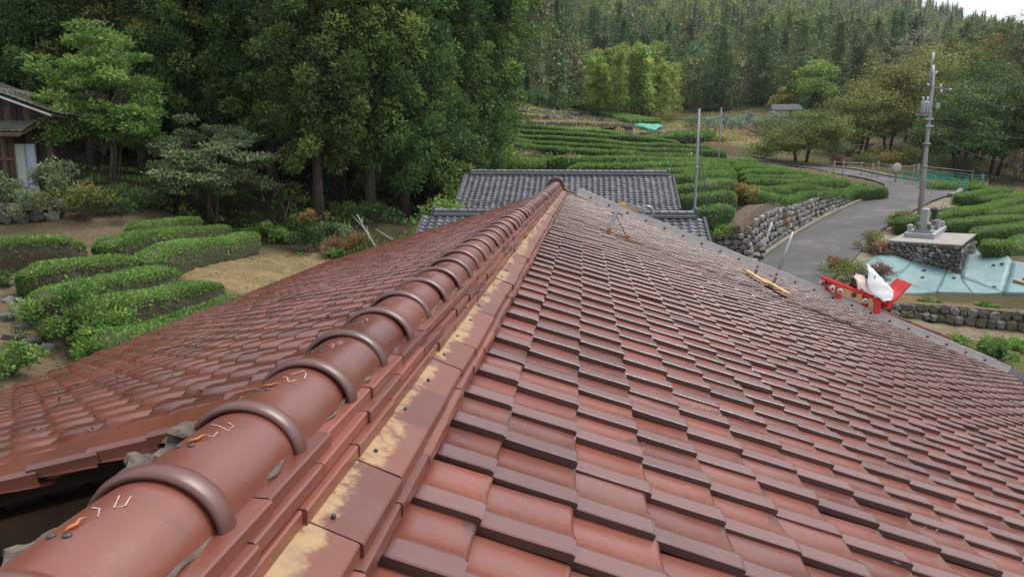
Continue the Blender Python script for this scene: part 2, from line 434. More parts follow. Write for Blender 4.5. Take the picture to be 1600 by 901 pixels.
# ------------------------------------------------------------------ foliage builders
def leaves(P, D, L, Wd, g, tint, flat=.0, nrm=None, nz=.38):
    """diamond leaves at P pointing along D; L, Wd length and width arrays"""
    n = len(P)
    D = D/np.maximum(np.linalg.norm(D, axis=1, keepdims=True), 1e-6)
    Q = g.normal(size=(n, 3)); Q[:, 2] *= (1-flat)
    if nrm is not None: ref = nrm + nz*Q + np.array([0, 0, .35+flat])
    else: ref = (1 if flat > 0 else 0)*np.array([0, 0, 1.0])*flat*2 + Q
    side = np.cross(D, ref)
    side /= np.maximum(np.linalg.norm(side, axis=1, keepdims=True), 1e-6)
    L = np.broadcast_to(L, n)[:, None]; Wd = np.broadcast_to(Wd, n)[:, None]
    V = np.empty((n, 4, 3))
    V[:, 0] = P; V[:, 1] = P + D*L*.45 + side*Wd*.5; V[:, 2] = P + D*L; V[:, 3] = P + D*L*.45 - side*Wd*.5
    Fc = np.arange(n*4).reshape(n, 4)
    return V.reshape(-1, 3), Fc, np.repeat(tint, 4)

def clump_crown(centres, radii, per, L, Wd, g, droop=0., out=.6, flat=.0, bright=.5, up=.15, shell=.55, tn=.13, cn=None):
    """leaf clumps: centres (k,3), radii (k,3). A tint per clump plus a tint per leaf."""
    k = len(centres)
    U = g.normal(size=(k, per, 3)); U /= np.linalg.norm(U, axis=2, keepdims=True)
    rad = shell + (1-shell)*g.random((k, per, 1))
    P = centres[:, None] + U*rad*radii[:, None]
    D = U*out + g.normal(size=U.shape)*.45; D[..., 2] += up - droop
    ct = g.random((k, 1))
    t = np.clip(.2 + bright*ct + .14*U[..., 2] + g.normal(size=(k, per))*tn, 0, 1)  # light from above painted in: leaves on a clump's upper side tinted lighter
    NR = U if cn is None else U*.45 + cn[:, None]
    LL = L*(.6 + .8*g.random((k, per)))
    return leaves(P.reshape(-1, 3), D.reshape(-1, 3), LL.ravel(), LL.ravel()*Wd, g, t.ravel(), flat, NR.reshape(-1, 3), .38 if cn is None else .2)

def join(parts):
    V = []; Fc = []; T = []; b = 0
    for v, f, t in parts:
        V.append(v); Fc.append(f+b); T.append(t); b += len(v)
    return np.concatenate(V), np.concatenate(Fc), np.concatenate(T)

def cedar_meshes(seed, H, R, base, nb, per, L):
    """tall cedar: bare lower trunk, drooping rope-like sprays in clumps on limbs; crown starts at base*H"""
    g = np.random.default_rng(seed)
    tb = MB(); lean = g.normal(size=2)*.01*H
    pts = [(lean[0]*t*t, lean[1]*t*t, H*t) for t in np.linspace(0, 1, 9)]
    r0 = .0115*H + .01
    tb.path(pts, [r0*(1.25 if i == 0 else 1)*(1-.93*t) for i, t in enumerate(np.linspace(0, 1, 9))], 10, 0)
    C = []; Rd = []
    for i in range(nb):
        t = base + (1-base)*((i+.5)/nb)**.95
        prof = (1-((t-base)/(1-base))**1.8)*.92 + .10
        if (t-base)/(1-base) < .15: prof *= .6 + 2.6*(t-base)/(1-base)
        rr = R*prof*(.72+.5*g.random()); a = i*2.39996 + g.normal()*.3
        z = H*t; o = np.array([lean[0]*t*t, lean[1]*t*t, z])
        d = np.array([math.cos(a), math.sin(a), 0])
        tip = o + d*rr + np.array([0, 0, -.10*rr + .1])
        mid = o + d*rr*.5 + np.array([0, 0, .05*rr])
        tb.path([o, mid, tip], [.05, .035, .012], 4, 0, False)
        for q in (.18, .5, .78, 1.0):
            if q < .5 and g.random() < .5: continue
            c = o + d*rr*q + g.normal(size=3)*np.array([.25, .25, .18])*R*.3
            c[2] += -.10*rr*q + .15*g.normal()
            C.append(c); s = (.30+.22*g.random())*(.55+.45*prof)*R*.54
            Rd.append([s, s, s*.85])
    for dead in range(8):
        t = base*(.45+.6*g.random()); a = g.random()*6.28; z = H*t
        tb.path([(0, 0, z), (math.cos(a)*R*.45, math.sin(a)*R*.45, z-.25)], [.025, .008], 4, 0, False)
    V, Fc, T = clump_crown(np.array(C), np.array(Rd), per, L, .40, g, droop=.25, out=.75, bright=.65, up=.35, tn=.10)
    return tb, V, Fc, T

def far_conifer(seed, H, R, n, L, kind, core=True):
    g = np.random.default_rng(seed); prs = []
    nb = max(14, n//22)
    C = []; Rd = []
    for i in range(nb):
        t = .05 + .95*(i+.5)/nb
        u = (t-.05)/.95
        if kind == 'cone': prof = (1-u)**.62
        elif kind == 'round': prof = math.sqrt(max(0, 1-(2*u-.85)**2/1.35))
        else: prof = (.55 + .45*math.sin(i*2.1))*(1-u**2.2)
        prs.append((t, prof)); a = i*2.39996 + g.normal()*.4; rr = R*max(prof, .06)*(.62+.42*g.random())
        C.append([math.cos(a)*rr, math.sin(a)*rr, H*t]); s = R*(.26+.10*g.random())*(.5+.5*max(prof, .1))
        Rd.append([s*1.15, s*1.15, s*(.5 if kind == 'pine' else .8)])
    lv = clump_crown(np.array(C), np.array(Rd), max(6, n//nb), L, .42, g, droop=.15, out=.8, bright=.20, up=.3, shell=.6, tn=.05, cn=np.column_stack([np.array(C)[:, 0]/R, np.array(C)[:, 1]/R, np.full(len(C), .45)]))
    V = []; m = 9; ks = np.linspace(0, len(prs)-1, 10).astype(int)
    for k in ks:
        t, pf = prs[k]
        pf = max(.05, pf if kind != 'pine' else .75*(1-((t-.05)/.95)**2.2)+.04)
        for q in range(m):
            r_ = R*pf*.36*(.6+.8*g.random()); V.append((r_*math.cos(6.283*q/m), r_*math.sin(6.283*q/m), H*t+.25*g.normal()))
    idx = np.arange(len(ks)*m).reshape(len(ks), m); nx_ = np.roll(idx, -1, axis=1)
    Q = np.column_stack([idx[:-1].ravel(), nx_[:-1].ravel(), nx_[1:].ravel(), idx[1:].ravel()])
    # keep one quad per four vertices so that single quads can be picked
    V = np.array(V); VQ = V[Q].reshape(-1, 3); tq = np.repeat(np.clip(.22+.10*g.normal(size=len(Q)), 0, 1), 4)
    return np.concatenate([lv[0], VQ]), np.concatenate([lv[1], np.arange(len(VQ)).reshape(-1, 4)+len(lv[0])]), np.concatenate([lv[2], tq])

def broad_tree(seed, H, R, base, per, L, nclump, trunks=1, flatc=.55, flat=.6, tr=.05, gap=1.0, squash=1.0):
    """spreading crown: limbs forking from the trunk, each carrying layered leaf pads"""
    g = np.random.default_rng(seed); tb = MB(); C = []; Rd = []
    for k in range(nclump):
        u = g.normal(size=3); u /= np.linalg.norm(u)
        if u[2] < -.45: u[2] = -.45*g.random()
        q = (.50+.5*g.random()**.6)
        cz = base*H + (H-base*H)*.48
        C.append([u[0]*R*q*(1+.15*g.normal()), u[1]*R*q*(1+.15*g.normal()), cz + u[2]*(H-base*H)*.50*q*squash])
        s = R*(.20+.14*g.random())*gap; Rd.append([s*1.15, s*1.15, s*flatc])
    for tk in range(trunks):
        a = g.random()*6.28; off = (0 if trunks == 1 else .12)*R
        b = np.array([math.cos(a)*off, math.sin(a)*off, 0]); top = np.array([b[0]*2.5, b[1]*2.5, H*.55])
        tb.path([b, (b+top)/2 + g.normal(size=3)*.04*H*np.array([1, 1, 0]), top], [tr*1.2, tr, tr*.6], 7, 0)
        for c in C[tk::trunks*2]:
            c = np.array(c); s = b + (top-b)*(.45+.5*g.random())
            m = (s+c)/2 + np.array([0, 0, .05*H])
            tb.path([s, m, c], [tr*.45, tr*.3, tr*.1], 5, 0, False)
    V, Fc, T = clump_crown(np.array(C), np.array(Rd), per, L, .55, g, out=.7, flat=flat, bright=.5, up=.05, shell=.35)
    return tb, V, Fc, T

def plant(name, tb, crown, loc, mat, bark='bark', label=None, cat='tree', group=None, scale=1.0, rz=0.0, crown_name='crown', trunk_name='trunk'):
    r = empty(name, loc, rz); r.scale = (scale,)*3
    V, Fc, T = crown
    if tb is not None: tb.build(trunk_name, M[bark], r)
    link(crown_name, mesh_np(crown_name, V, Fc, [M[mat]], T), r)
    tag(r, label, cat, group)
    return r

def bush(seed, R, Hh, n, L, k=14, flat=.3, wd=.5):
    """low shrub: stems and leaf clumps down to the ground"""
    g = np.random.default_rng(seed)
    C = np.column_stack([g.normal(size=k)*R*.42, g.normal(size=k)*R*.42, Hh*(.25+.6*g.random(k))])
    C[:, 2] *= 1 - .35*np.clip((np.hypot(C[:, 0], C[:, 1])/R)**2, 0, 1)
    s = R*(.24+.16*g.random(k)); Rd = np.column_stack([s, s, np.minimum(s*.8, Hh*.35)])
    V, Fc, T = clump_crown(C, Rd, n//k, L, wd, g, out=.7, flat=flat, bright=.5, up=.25, shell=.3)
    V[:, 2] = np.maximum(V[:, 2], .0)
    tb = MB()
    for c in C: tb.path([(c[0]*.12, c[1]*.12, -.05), (c[0]*.6, c[1]*.6, c[2]*.55), tuple(c)], [.018, .012, .005], 4, 0, False)
    return tb, (V, Fc, T)

# ------------------------------------------------------------------ terrain
# measured ground points: (pixel x, pixel y, distance) and plain world points
_gp = [(0, 400, 21), (0, 345, 24), (40, 312, 26.5), (140, 330, 25.5), (390, 395, 27), (480, 432, 24), (420, 362, 31),
       (500, 335, 33), (600, 342, 36), (300, 318, 31), (200, 318, 28), (700, 330, 40), (0, 200, 55), (300, 230, 60), (700, 235, 75),
       (800, 262, 44), (860, 268, 44), (1130, 345, 35.5), (1180, 327, 38), (1290, 326, 43.5), (1380, 312, 50),
       (1195, 400, 34), (1290, 357, 41), (1385, 314, 50), (1255, 425, 31), (1200, 257, 68), (1300, 268, 61),
       (1000, 215, 80), (800, 195, 92), (1150, 240, 76), (900, 186, 112), (1050, 200, 104), (1130, 217, 95),
       (800, 166, 122), (830, 148, 138), (1050, 188, 132), (1225, 181, 122), (1400, 215, 105), (1320, 225, 95),
       (1440, 302, 54), (1472, 317, 50), (1437, 337, 46), (1600, 395, 33.5), (1500, 352, 42), (1590, 307, 58), (1540, 292, 64),
       (1600, 262, 78), (1480, 275, 72), (1370, 406, 34.2), (1500, 455, 30.6), (1600, 455, 30.6), (1600, 412, 35), (1500, 472, 29),
       (1340, 400, 34.4), (1508, 432, 32.6), (1388, 396, 34.2), (1440, 413, 33.7), (1531, 399, 37.6), (1460, 440, 31.6), (1310, 440, 30), (1370, 440, 31.4)]
_cp = [tuple(at(*p)) for p in _gp]
_cp += [(-8, 14, -3.3), (-15, 20, -2.0), (-11, 12, -2.7), (-9.5, 6, -2.6), (-14, 4, -1.8), (-7, 20, -3.35), (-6, 0, -3.3), (-30, 5, 0), (-40, 30, 4), (-60, 60, 14),
        (-100, 100, 34), (-30, 80, 12), (-12, 120, 10.2), (3, 10, -5.0), (0, 22, -4.6), (0, 31, -4.3), (-8, 30, -3.0), (-6, 36, -2.2), (6, 31, -4.2), (12, 24, -4.8),
        (9, 5, -5.4), (14, 0, -5.6), (0, -10, -5.2), (12, 14, -5.4), (16, 22, -5.35), (22, 22, -5.4), (30, 20, -5.6), (18, 25.2, -5.2), (13, 25.5, -5.0), (24, 25.4, -5.2), (40, 10, -7), (60, 30, -6.5), (60, 60, -2.5), (30, -20, -8),
        (-60, -10, 6), (-100, 0, 16), (80, 100, 6), (50, 90, 3), (120, 60, 1), (200, 100, 9), (260, 200, 24), (150, 170, 15),
        (0, 170, 15), (60, 160, 14), (-40, 180, 30), (30, 220, 26), (120, 240, 32), (-60, 280, 62), (0, 300, 52), (100, 320, 50), (220, 320, 40),
        (0, 420, 92), (-150, 400, 120), (120, 450, 84), (280, 440, 58), (450, 420, 50), (-50, 600, 170), (150, 600, 150), (300, 600, 90), (420, 600, 78),
        (560, 600, 71), (-200, 700, 200), (150, 800, 180), (450, 760, 66), (650, 700, 60), (700, 300, 64), (-400, 300, 190), (-600, 600, 240), (800, 900, 60), (100, 1000, 150), (-700, 0, 150), (700, -50, 20), (0, -60, -6)]
_cp = np.array(_cp)
_c2 = 9.0
def _phi(A, B):
    return np.sqrt(((A[:, None, :2]-B[None, :, :2])**2).sum(2) + _c2)
_Kc = np.zeros((len(_cp)+3,)*2)
_Kc[:len(_cp), :len(_cp)] = _phi(_cp, _cp) - np.eye(len(_cp))*.05
_Kc[:len(_cp), -3] = 1; _Kc[:len(_cp), -2:] = _cp[:, :2]; _Kc[-3, :len(_cp)] = 1; _Kc[-2:, :len(_cp)] = _cp[:, :2].T
_wc = np.linalg.solve(_Kc, np.concatenate([_cp[:, 2], [0, 0, 0]]))
def _rbf(xy):
    return _phi(xy, _cp) @ _wc[:-3] + _wc[-3] + xy @ _wc[-2:]

# road centre line, from below the house up round the bend
_rp = [(1205, 452, 28.6), (1262, 405, 33.3), (1330, 352, 41.5), (1405, 313, 50.2), (1432, 302, 53.6), (1436, 293, 57.0), (1405, 285, 59.6), (1345, 273.5, 62.5), (1290, 263.5, 66), (1210, 255.5, 71), (1150, 246, 78)]
_rw0 = [1.75, 1.75, 1.75, 1.9, 2.3, 2.3, 2.0, 1.75, 1.6, 1.5, 1.5]
def _spline(P, W_, n):
    P = np.asarray(P, float); out_ = []; ow = []
    for i in range(len(P)-1):
        p0 = P[max(i-1, 0)]; p1 = P[i]; p2 = P[i+1]; p3 = P[min(i+2, len(P)-1)]
        for t in np.linspace(0, 1, n, endpoint=False):
            out_.append(.5*((2*p1)+(-p0+p2)*t+(2*p0-5*p1+4*p2-p3)*t*t+(-p0+3*p1-3*p2+p3)*t**3)); ow.append(W_[i]*(1-t)+W_[i+1]*t)
    out_.append(P[-1]); ow.append(W_[-1])
    return np.array(out_), np.array(ow)
ROAD, ROAD_W = _spline([at(*p) for p in _rp], _rw0, 14)
ROAD = np.concatenate([[ROAD[0]+(ROAD[0]-ROAD[10])*2.2, ROAD[0]+(ROAD[0]-ROAD[10])*1.1], ROAD]); ROAD_W = np.concatenate([[1.75, 1.75], ROAD_W])

def _near_road(xy):
    d = np.full(len(xy), 1e9); z = np.zeros(len(xy)); w = np.zeros(len(xy)); sgn = np.zeros(len(xy)); tt = np.zeros(len(xy))
    for i in range(len(ROAD)-1):
        a, b_ = ROAD[i, :2], ROAD[i+1, :2]; ab = b_-a; L2 = ab @ ab
        t = np.clip(((xy-a) @ ab)/L2, 0, 1); q = a + t[:, None]*ab
        dd = np.hypot(*(xy-q).T); m = dd < d
        d[m] = dd[m]; z[m] = (ROAD[i, 2]+t*(ROAD[i+1, 2]-ROAD[i, 2]))[m]; w[m] = (ROAD_W[i]+t*(ROAD_W[i+1]-ROAD_W[i]))[m]
        sgn[m] = np.sign(ab[0]*(xy[:, 1]-a[1])-ab[1]*(xy[:, 0]-a[0]))[m]; tt[m] = (i+t)[m]
    return d, z, w, sgn, tt
def _ss(x): x = np.clip(x, 0, 1); return x*x*(3-2*x)

def ground(x, y):
    xy = np.column_stack([np.atleast_1d(x), np.atleast_1d(y)]).astype(float)
    z = np.concatenate([_rbf(xy[i:i+20000]) for i in range(0, len(xy), 20000)])
    m = (xy[:, 0] > -5) & (xy[:, 0] < 40) & (xy[:, 1] > 15) & (xy[:, 1] < 85)
    if m.any():
        d, rz, w, sg, tt = _near_road(xy[m])
        left_wall = (sg > 0) & (tt < 46)
        k = np.where(left_wall, 1-_ss((d-w-1.0)/.9), 1-_ss((d-w-.5)/2.2))
        zz = z[m]; z[m] = zz*(1-k) + (rz-.05)*k
    return z
def gz(x, y): return float(ground(x, y)[0])
def on_ground(px, py, dz=0.0, y0=8.0, y1=400.0):
    """where the line of sight meets the ground raised by dz"""
    Y = np.geomspace(y0, y1, 700)
    P = np.array([at(px, py, q) for q in Y])
    h = P[:, 2] - ground(P[:, 0], P[:, 1]) - dz
    i = np.argmax(h < 0)
    if h[i] >= 0: return P[-1]
    if i == 0: return P[0]
    t = h[i-1]/(h[i-1]-h[i])
    return P[i-1] + t*(P[i]-P[i-1])

gx = np.concatenate([np.linspace(-700, -62, 42), np.linspace(-60, -18, 50), np.linspace(-17.5, 42, 145), np.linspace(43, 75, 36), np.linspace(80, 800, 46)])
gy = np.concatenate([np.linspace(-60, 2, 14), np.linspace(3, 10, 12), np.linspace(10.5, 66, 134), np.linspace(67, 160, 80), np.linspace(165, 1000, 70)])
GX, GY = np.meshgrid(gx, gy)
fx, fy = GX.ravel(), GY.ravel()
fz = ground(fx, fy)
_lr = np.random.default_rng(3)
fz = fz + np.where(fy > 9, _lr.normal(size=fz.shape)*.025, 0)
nx, ny = len(gx), len(gy)
ii = np.arange(nx*ny).reshape(ny, nx)
quads = np.column_stack([ii[:-1, :-1].ravel(), ii[:-1, 1:].ravel(), ii[1:, 1:].ravel(), ii[1:, :-1].ravel()])
me = mesh_np('ground', np.column_stack([fx, fy, fz]), quads, [M['ground']], smooth=True)
zone = np.tile(np.array([.075, .062, .035]), (len(fx), 1))                       # scrub soil
def zset(mask, col): zone[mask] = col
zset((fx < -2) & (fy > 28.5), (.030, .022, .014))                                # forest litter
zset((fy > 45) & (fx > -6) & (fx < 40) & (fy < 135), (.105, .085, .045))          # tea terraces soil
zset((fy > 95) & (fy < 122) & (fx > -20) & (fx < 22), (.23, .165, .085))         # dry mown terraces
zset((fy > 85) & (fy < 108) & (fx > 12) & (fx < 32), (.25, .18, .085))
zset((fy > 124) & (fy < 160) & (fx > -30) & (fx < 2), (.05, .075, .02))
zset((fx < -6.2) & (fx > -20) & (fy < 28.5) & (fy > 4), (.17, .125, .08))      # garden soil on the left
zset((fx < -5) & (fx > -11.5) & (fy > 19) & (fy < 28.5), (.29, .215, .115))      # dry clearing
zset((fx > 8) & (fy < 26) & (fy > 3), (.12, .125, .035))                          # grass below the house
zset((fx > 12) & (fx < 42) & (fy >= 32) & (fy < 68), (.13, .10, .06))
WB = np.array([on_ground(x, y) for x, y in ((1330, 486), (1385, 494), (1440, 500), (1500, 508), (1560, 515), (1680, 528))])
def wall_y(x): return np.interp(x, WB[:, 0], WB[:, 1])
zset((fx > 9) & (fx < 30) & (fy > wall_y(fx)+.2) & (fy < wall_y(fx)+3.0), (.25, .135, .065))      # red-brown soil above the field wall
zset((fx > 6) & (fx < 34) & (fy < wall_y(fx)-.25) & (fy > wall_y(fx)-2.3), (.26, .205, .145))     # path below it
_rm = (fx > 4) & (fx < 30) & (fy > 22) & (fy < 52); _rd = _near_road(np.column_stack([fx[_rm], fy[_rm]]))
_rv = np.zeros(len(fx), bool); _rv[np.flatnonzero(_rm)[(_rd[3] < 0) & (_rd[0] < _rd[2]+1.9)]] = True
zset(_rv & (fy > wall_y(fx)+3.2), (.30, .255, .19))                                                # gravel verge
zset((fy > 150), (.028, .036, .018))
ca = me.color_attributes.new('zone', 'FLOAT_COLOR', 'POINT')
ca.data.foreach_set('color', np.column_stack([zone, np.ones(len(zone))]).astype(np.float32).ravel())
tag(link('ground', me), kind='structure')

# road sheet, laid just above the ground
def ribbon(name, C, Wl, Wr, dz, mat, sub=6):
    T = np.gradient(C[:, :2], axis=0); T /= np.linalg.norm(T, axis=1, keepdims=True)
    Nn = np.column_stack([-T[:, 1], T[:, 0]])
    V = []
    for i in range(len(C)):
        for q in np.linspace(-Wr[i], Wl[i], sub):
            V.append((C[i, 0]+Nn[i, 0]*q, C[i, 1]+Nn[i, 1]*q, C[i, 2]+dz))
    idx = np.arange(len(C)*sub).reshape(len(C), sub)
    Q = np.column_stack([idx[:-1, :-1].ravel(), idx[1:, :-1].ravel(), idx[1:, 1:].ravel(), idx[:-1, 1:].ravel()])[:, ::-1]
    return mesh_np(name, V, Q, [mat], smooth=True), Nn
me, RN = ribbon('road', ROAD, ROAD_W, ROAD_W, .05, M['road'])
tag(link('road', me), kind='structure')
def kerb(name, side, i0, i1, h, wd, label):
    mb = MB(); idx = range(i0, i1)
    prof = [(0, -.3), (0, h), (wd, h), (wd, -.3)]
    V = []; Fs = []
    for j, i in enumerate(idx):
        for q, z in prof:
            off = side*(ROAD_W[i]+.02+q)
            V.append((ROAD[i, 0]+RN[i, 0]*off, ROAD[i, 1]+RN[i, 1]*off, ROAD[i, 2]+.05+z))
    n = len(idx)
    for j in range(n-1):
        for k in range(3): Fs.append((j*4+k, j*4+k+1, j*4+4+k+1, j*4+4+k))
    Fs += [(0, 1, 2, 3), tuple((n-1)*4+k for k in (3, 2, 1, 0))]
    mb.add(V, Fs)
    return tag(mb.build(name, M['kerb']), label, 'kerb' if h < .3 else 'wall')
kerb('kerb', 1, 2, 60, .12, .22, 'low concrete kerb along the inner edge of the bending road')
kerb('parapet', -1, 52, 92, .16, .30, 'low concrete edge round the outside of the road bend')
kerb('parapet', -1, 92, 142, .14, .5, 'pale concrete strip beside the road climbing behind the tea rows')

# ------------------------------------------------------------------ the red house
AR, AL = 0.3579, 0.309
Y_END = 16.9
CW, TW, TY1, TU1 = .23, .2566, 1.2693, .4116
house = tag(empty('house', (0, 8, -5.0)), 'old house under a large glazed red tile roof seen from beside its ridge', 'house')
HB = Vector((0, 8, -5.0))
def hm(Mx): return Matrix.Translation(-HB) @ Mx
def frame(x, y, z, o):
    return Matrix(((x[0], y[0], z[0], o[0]), (x[1], y[1], z[1], o[1]), (x[2], y[2], z[2], o[2]), (0, 0, 0, 1)))
ca, sa, cl, sl_ = math.cos(AR), math.sin(AR), math.cos(AL), math.sin(AL)
def right_frame(u, y, h=0): return frame((ca, 0, -sa), (0, 1, 0), (sa, 0, ca), (u*ca+h*sa, y, -u*sa+h*ca))
def left_frame(u, y, h=0): return frame((-cl, 0, -sl_), (0, -1, 0), (-sl_, 0, cl), (-u*cl-h*sl_, y, -u*sl_+h*cl))
def rp(u, y, h=0): return Vector((u*ca+h*sa, y, -u*sa+h*ca))
def lp(u, y, h=0): return Vector((-u*cl-h*sl_, y, -u*sl_+h*cl))

def tile_arrays(seed, deep=1.0):
    g = np.random.default_rng(seed); w = TW; j = lambda s: g.normal()*s
    # cross profile: near edge (y 0) to far edge, (y, z)
    pr = [(.000, -.026), (.000, -.003), (.004, .000), (.064, .0012+j(.0008)), (.084, -.0015), (.104, -.0105), (.124, -.0155), (.165, -.0195+j(.001)), (.215, -.0215), (.262, -.021)]
    pr = [(y, z*deep) for y, z in pr]
    secs = [(-.275, -.026, .012), (-.14, -.0140+j(.001), .006), (-.010, -.0010, .001), (0, -.003, 0.0)]
    V = []; n = len(pr)
    for x, dz, dy in secs:
        for k, (y, z) in enumerate(pr):
            V.append((x, y + (dy if k < 4 else dy*.3), z+dz))
    for k, (y, z) in enumerate(pr): V.append((-.002, y, z-.022))
    Fs = []
    for s in range(4):
        for k in range(n-1):
            a = s*n+k; Fs.append((a, a+n, a+n+1, a+1))
    return np.array(V), np.array(Fs)
TILES = [tile_arrays(s) for s in range(4)]; TILES_L = [tile_arrays(10+s, 1.2) for s in range(4)]
_n = 10
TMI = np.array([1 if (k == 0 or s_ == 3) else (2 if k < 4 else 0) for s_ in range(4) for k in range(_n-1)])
TSM = np.array([k >= 3 for s_ in range(4) for k in range(_n-1)])
TSM[27:] = False
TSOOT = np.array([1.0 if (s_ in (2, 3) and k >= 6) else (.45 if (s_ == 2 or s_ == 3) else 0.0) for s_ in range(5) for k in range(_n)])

def slope_tiles(side):
    L = []
    g = np.random.default_rng(11 if side > 0 else 12)
    if side > 0:
        for k in range(-1, 40):
            for c in range(-9, 61):
                u = TU1 + CW*k; y = TY1 + TW*c
                if u < .2 or y > Y_END: continue
                L.append((u, y))
    else:
        for k in range(0, 25):
            for c in range(0, 58):
                u = .34 + CW*k; y = 2.40 + TW*c
                if u > 5.75 or y > 16.7: continue
                L.append((u, y))
    out_ = []
    for u, y in L:
        f = right_frame if side > 0 else left_frame
        sag = 0.0
        m = f(u + g.normal()*.0035, y + g.normal()*.003, g.normal()*.0025 + sag) @ Matrix.Rotation(g.normal()*.008, 4, 'Z') @ Matrix.Rotation(g.normal()*.006, 4, 'Y') @ Matrix.Rotation(g.normal()*.008, 4, 'X')
        c = m @ Vector((-.12, .12, 0)); px, py, z = project(c)
        d = (Vector(CAM)-c); nrm = Vector((sa, 0, ca)) if side > 0 else Vector((-sl_, 0, cl))
        vis = 0
        if z > .05 and -120 < px < 1720 and -50 < py < 1010:
            vis = max(.02, d.normalized().dot(nrm))/(c-Vector(CAM)).length_squared
            if not (-40 < px < 1640 and -40 < py < 940): vis *= .2
            if side < 0 and px > 640 - (py-460)*1.05 and py > 300: vis *= .02
        out_.append((vis, m, side, int(g.integers(4)), float(g.random())))
    return out_
ALLT = slope_tiles(1) + slope_tiles(-1)
ALLT.sort(key=lambda t: -t[0])
mat_of = {1: M['tile'], -1: M['tile_old']}
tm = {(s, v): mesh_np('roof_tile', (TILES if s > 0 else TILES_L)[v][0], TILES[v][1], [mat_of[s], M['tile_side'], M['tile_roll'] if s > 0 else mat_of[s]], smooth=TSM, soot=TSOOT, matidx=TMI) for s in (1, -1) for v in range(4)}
for vis, m, s, v, r in ALLT[:300]:
    link('roof_tile', tm[(s, v)], house, hm(m))
for s in (1, -1):
    P = []; Fq = []; T = []; SM = []; SO = []; MI = []; b = 0
    for vis, m, s2, v, r in ALLT[300:]:
        if s2 != s: continue
        V0, F0 = (TILES if s > 0 else TILES_L)[v]; mm = np.array(m)
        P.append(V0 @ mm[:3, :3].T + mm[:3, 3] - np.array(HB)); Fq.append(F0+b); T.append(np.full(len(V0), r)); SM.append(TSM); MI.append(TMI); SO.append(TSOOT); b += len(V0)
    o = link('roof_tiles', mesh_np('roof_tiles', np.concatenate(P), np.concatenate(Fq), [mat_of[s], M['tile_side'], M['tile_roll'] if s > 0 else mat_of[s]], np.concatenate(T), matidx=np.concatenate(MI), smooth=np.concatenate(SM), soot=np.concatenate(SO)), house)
    o['kind'] = 'stuff'

def slab(mb, pts, th, nrm):
    """thin slab from a quad and its thickness along -nrm"""
    n = Vector(nrm); a = [Vector(p)-HB for p in pts]
    V = a + [p - n*th for p in a]
    mb.add(V, [(0, 1, 2, 3), (7, 6, 5, 4), (0, 4, 5, 1), (1, 5, 6, 2), (2, 6, 7, 3), (3, 7, 4, 0)])
mb = MB()
slab(mb, [rp(.02, -1.2, -.07), rp(9.55, -1.2, -.07), rp(9.55, Y_END+.05, -.07), rp(.02, Y_END+.05, -.07)], .06, (sa, 0, ca))
mb.build('roof_deck', M['wood_dark'], house)
mb = MB()
slab(mb, [lp(.05, 16.7, -.075), lp(5.72, 16.7, -.075), lp(5.72, 2.35, -.075), lp(.05, 2.35, -.075)], .06, (-sl_, 0, cl))
mb.build('roof_deck', M['wood_dark'], house)

# near edge of the left slope: hanging edge tiles, each its own piece
et = MB()
V = []
for x in (-.27, 0.0):
    t = 0 if x else 1
    V += [(x, -.05, -.002+.012*t-.012), (x, .145, -.008+.012*t-.012), (x, .160, -.022+.012*t-.012), (x, .160, -.074+.006*t), (x, .142, -.074+.006*t), (x, .140, -.03)]
et.add(V, [(i, i+6, i+7, i+1) for i in range(5)] + [(0, 1, 2, 5), (5, 2, 3, 4), (11, 8, 7, 6), (10, 9, 8, 11)])
em = et.mesh('verge_tile', [M['tile_old']])
g = np.random.default_rng(5)
for k in range(24):
    u = .40 + CW*k
    link('verge_tile', em, house, hm(left_frame(u, 2.335+g.normal()*.003, .024+g.normal()*.002) @ Matrix.Rotation(g.normal()*.012, 4, 'Z')))
ev = MB()
V = []
for x in (-.29, 0.0):
    t = 0 if x else 1
    V += [(x, .18, .0+.01*t), (x, .16, .035+.012*t), (x, .05, .045+.012*t), (x, -.02, .038+.012*t), (x, -.03, -.04), (x, .18, -.12)]
ev.add(V, [(i, i+6, i+7, i+1) for i in range(5)] + [(0, 5, 4, 3, 2, 1), (6, 7, 8, 9, 10, 11), (5, 0, 6, 11)])
evm = ev.mesh('verge_tile', [M['tile']])
for k in range(0, 41):
    link('verge_tile', evm, house, hm(right_frame(TU1+CW*(k-1), Y_END-.02, .01+g.normal()*.002)))
# moss and debris lodged at the corners of the left tiles
g = np.random.default_rng(21); P = []; D = []
for k in range(25):
    for c in range(58):
        if g.random() < .30:
            u = .34+CW*k + .015; y = 2.40+TW*c + g.normal()*.05 + .03
            if u > 5.7 or y > 16.6: continue
            for q in range(int(4+10*g.random()**2)):
                P.append(lp(u+g.normal()*.012, y+g.normal()*.028, -.022+abs(g.normal())*.010)); D.append((g.normal(), g.normal(), .6))
V, Fq, T = leaves(np.array(P), np.array(D), .020*(.5+g.random(len(P))), .016*(.5+g.random(len(P))), g, g.random(len(P)))
o = link('moss', mesh_np('moss', V-np.array(HB), Fq, [M['moss']], T), house); o['kind'] = 'stuff'

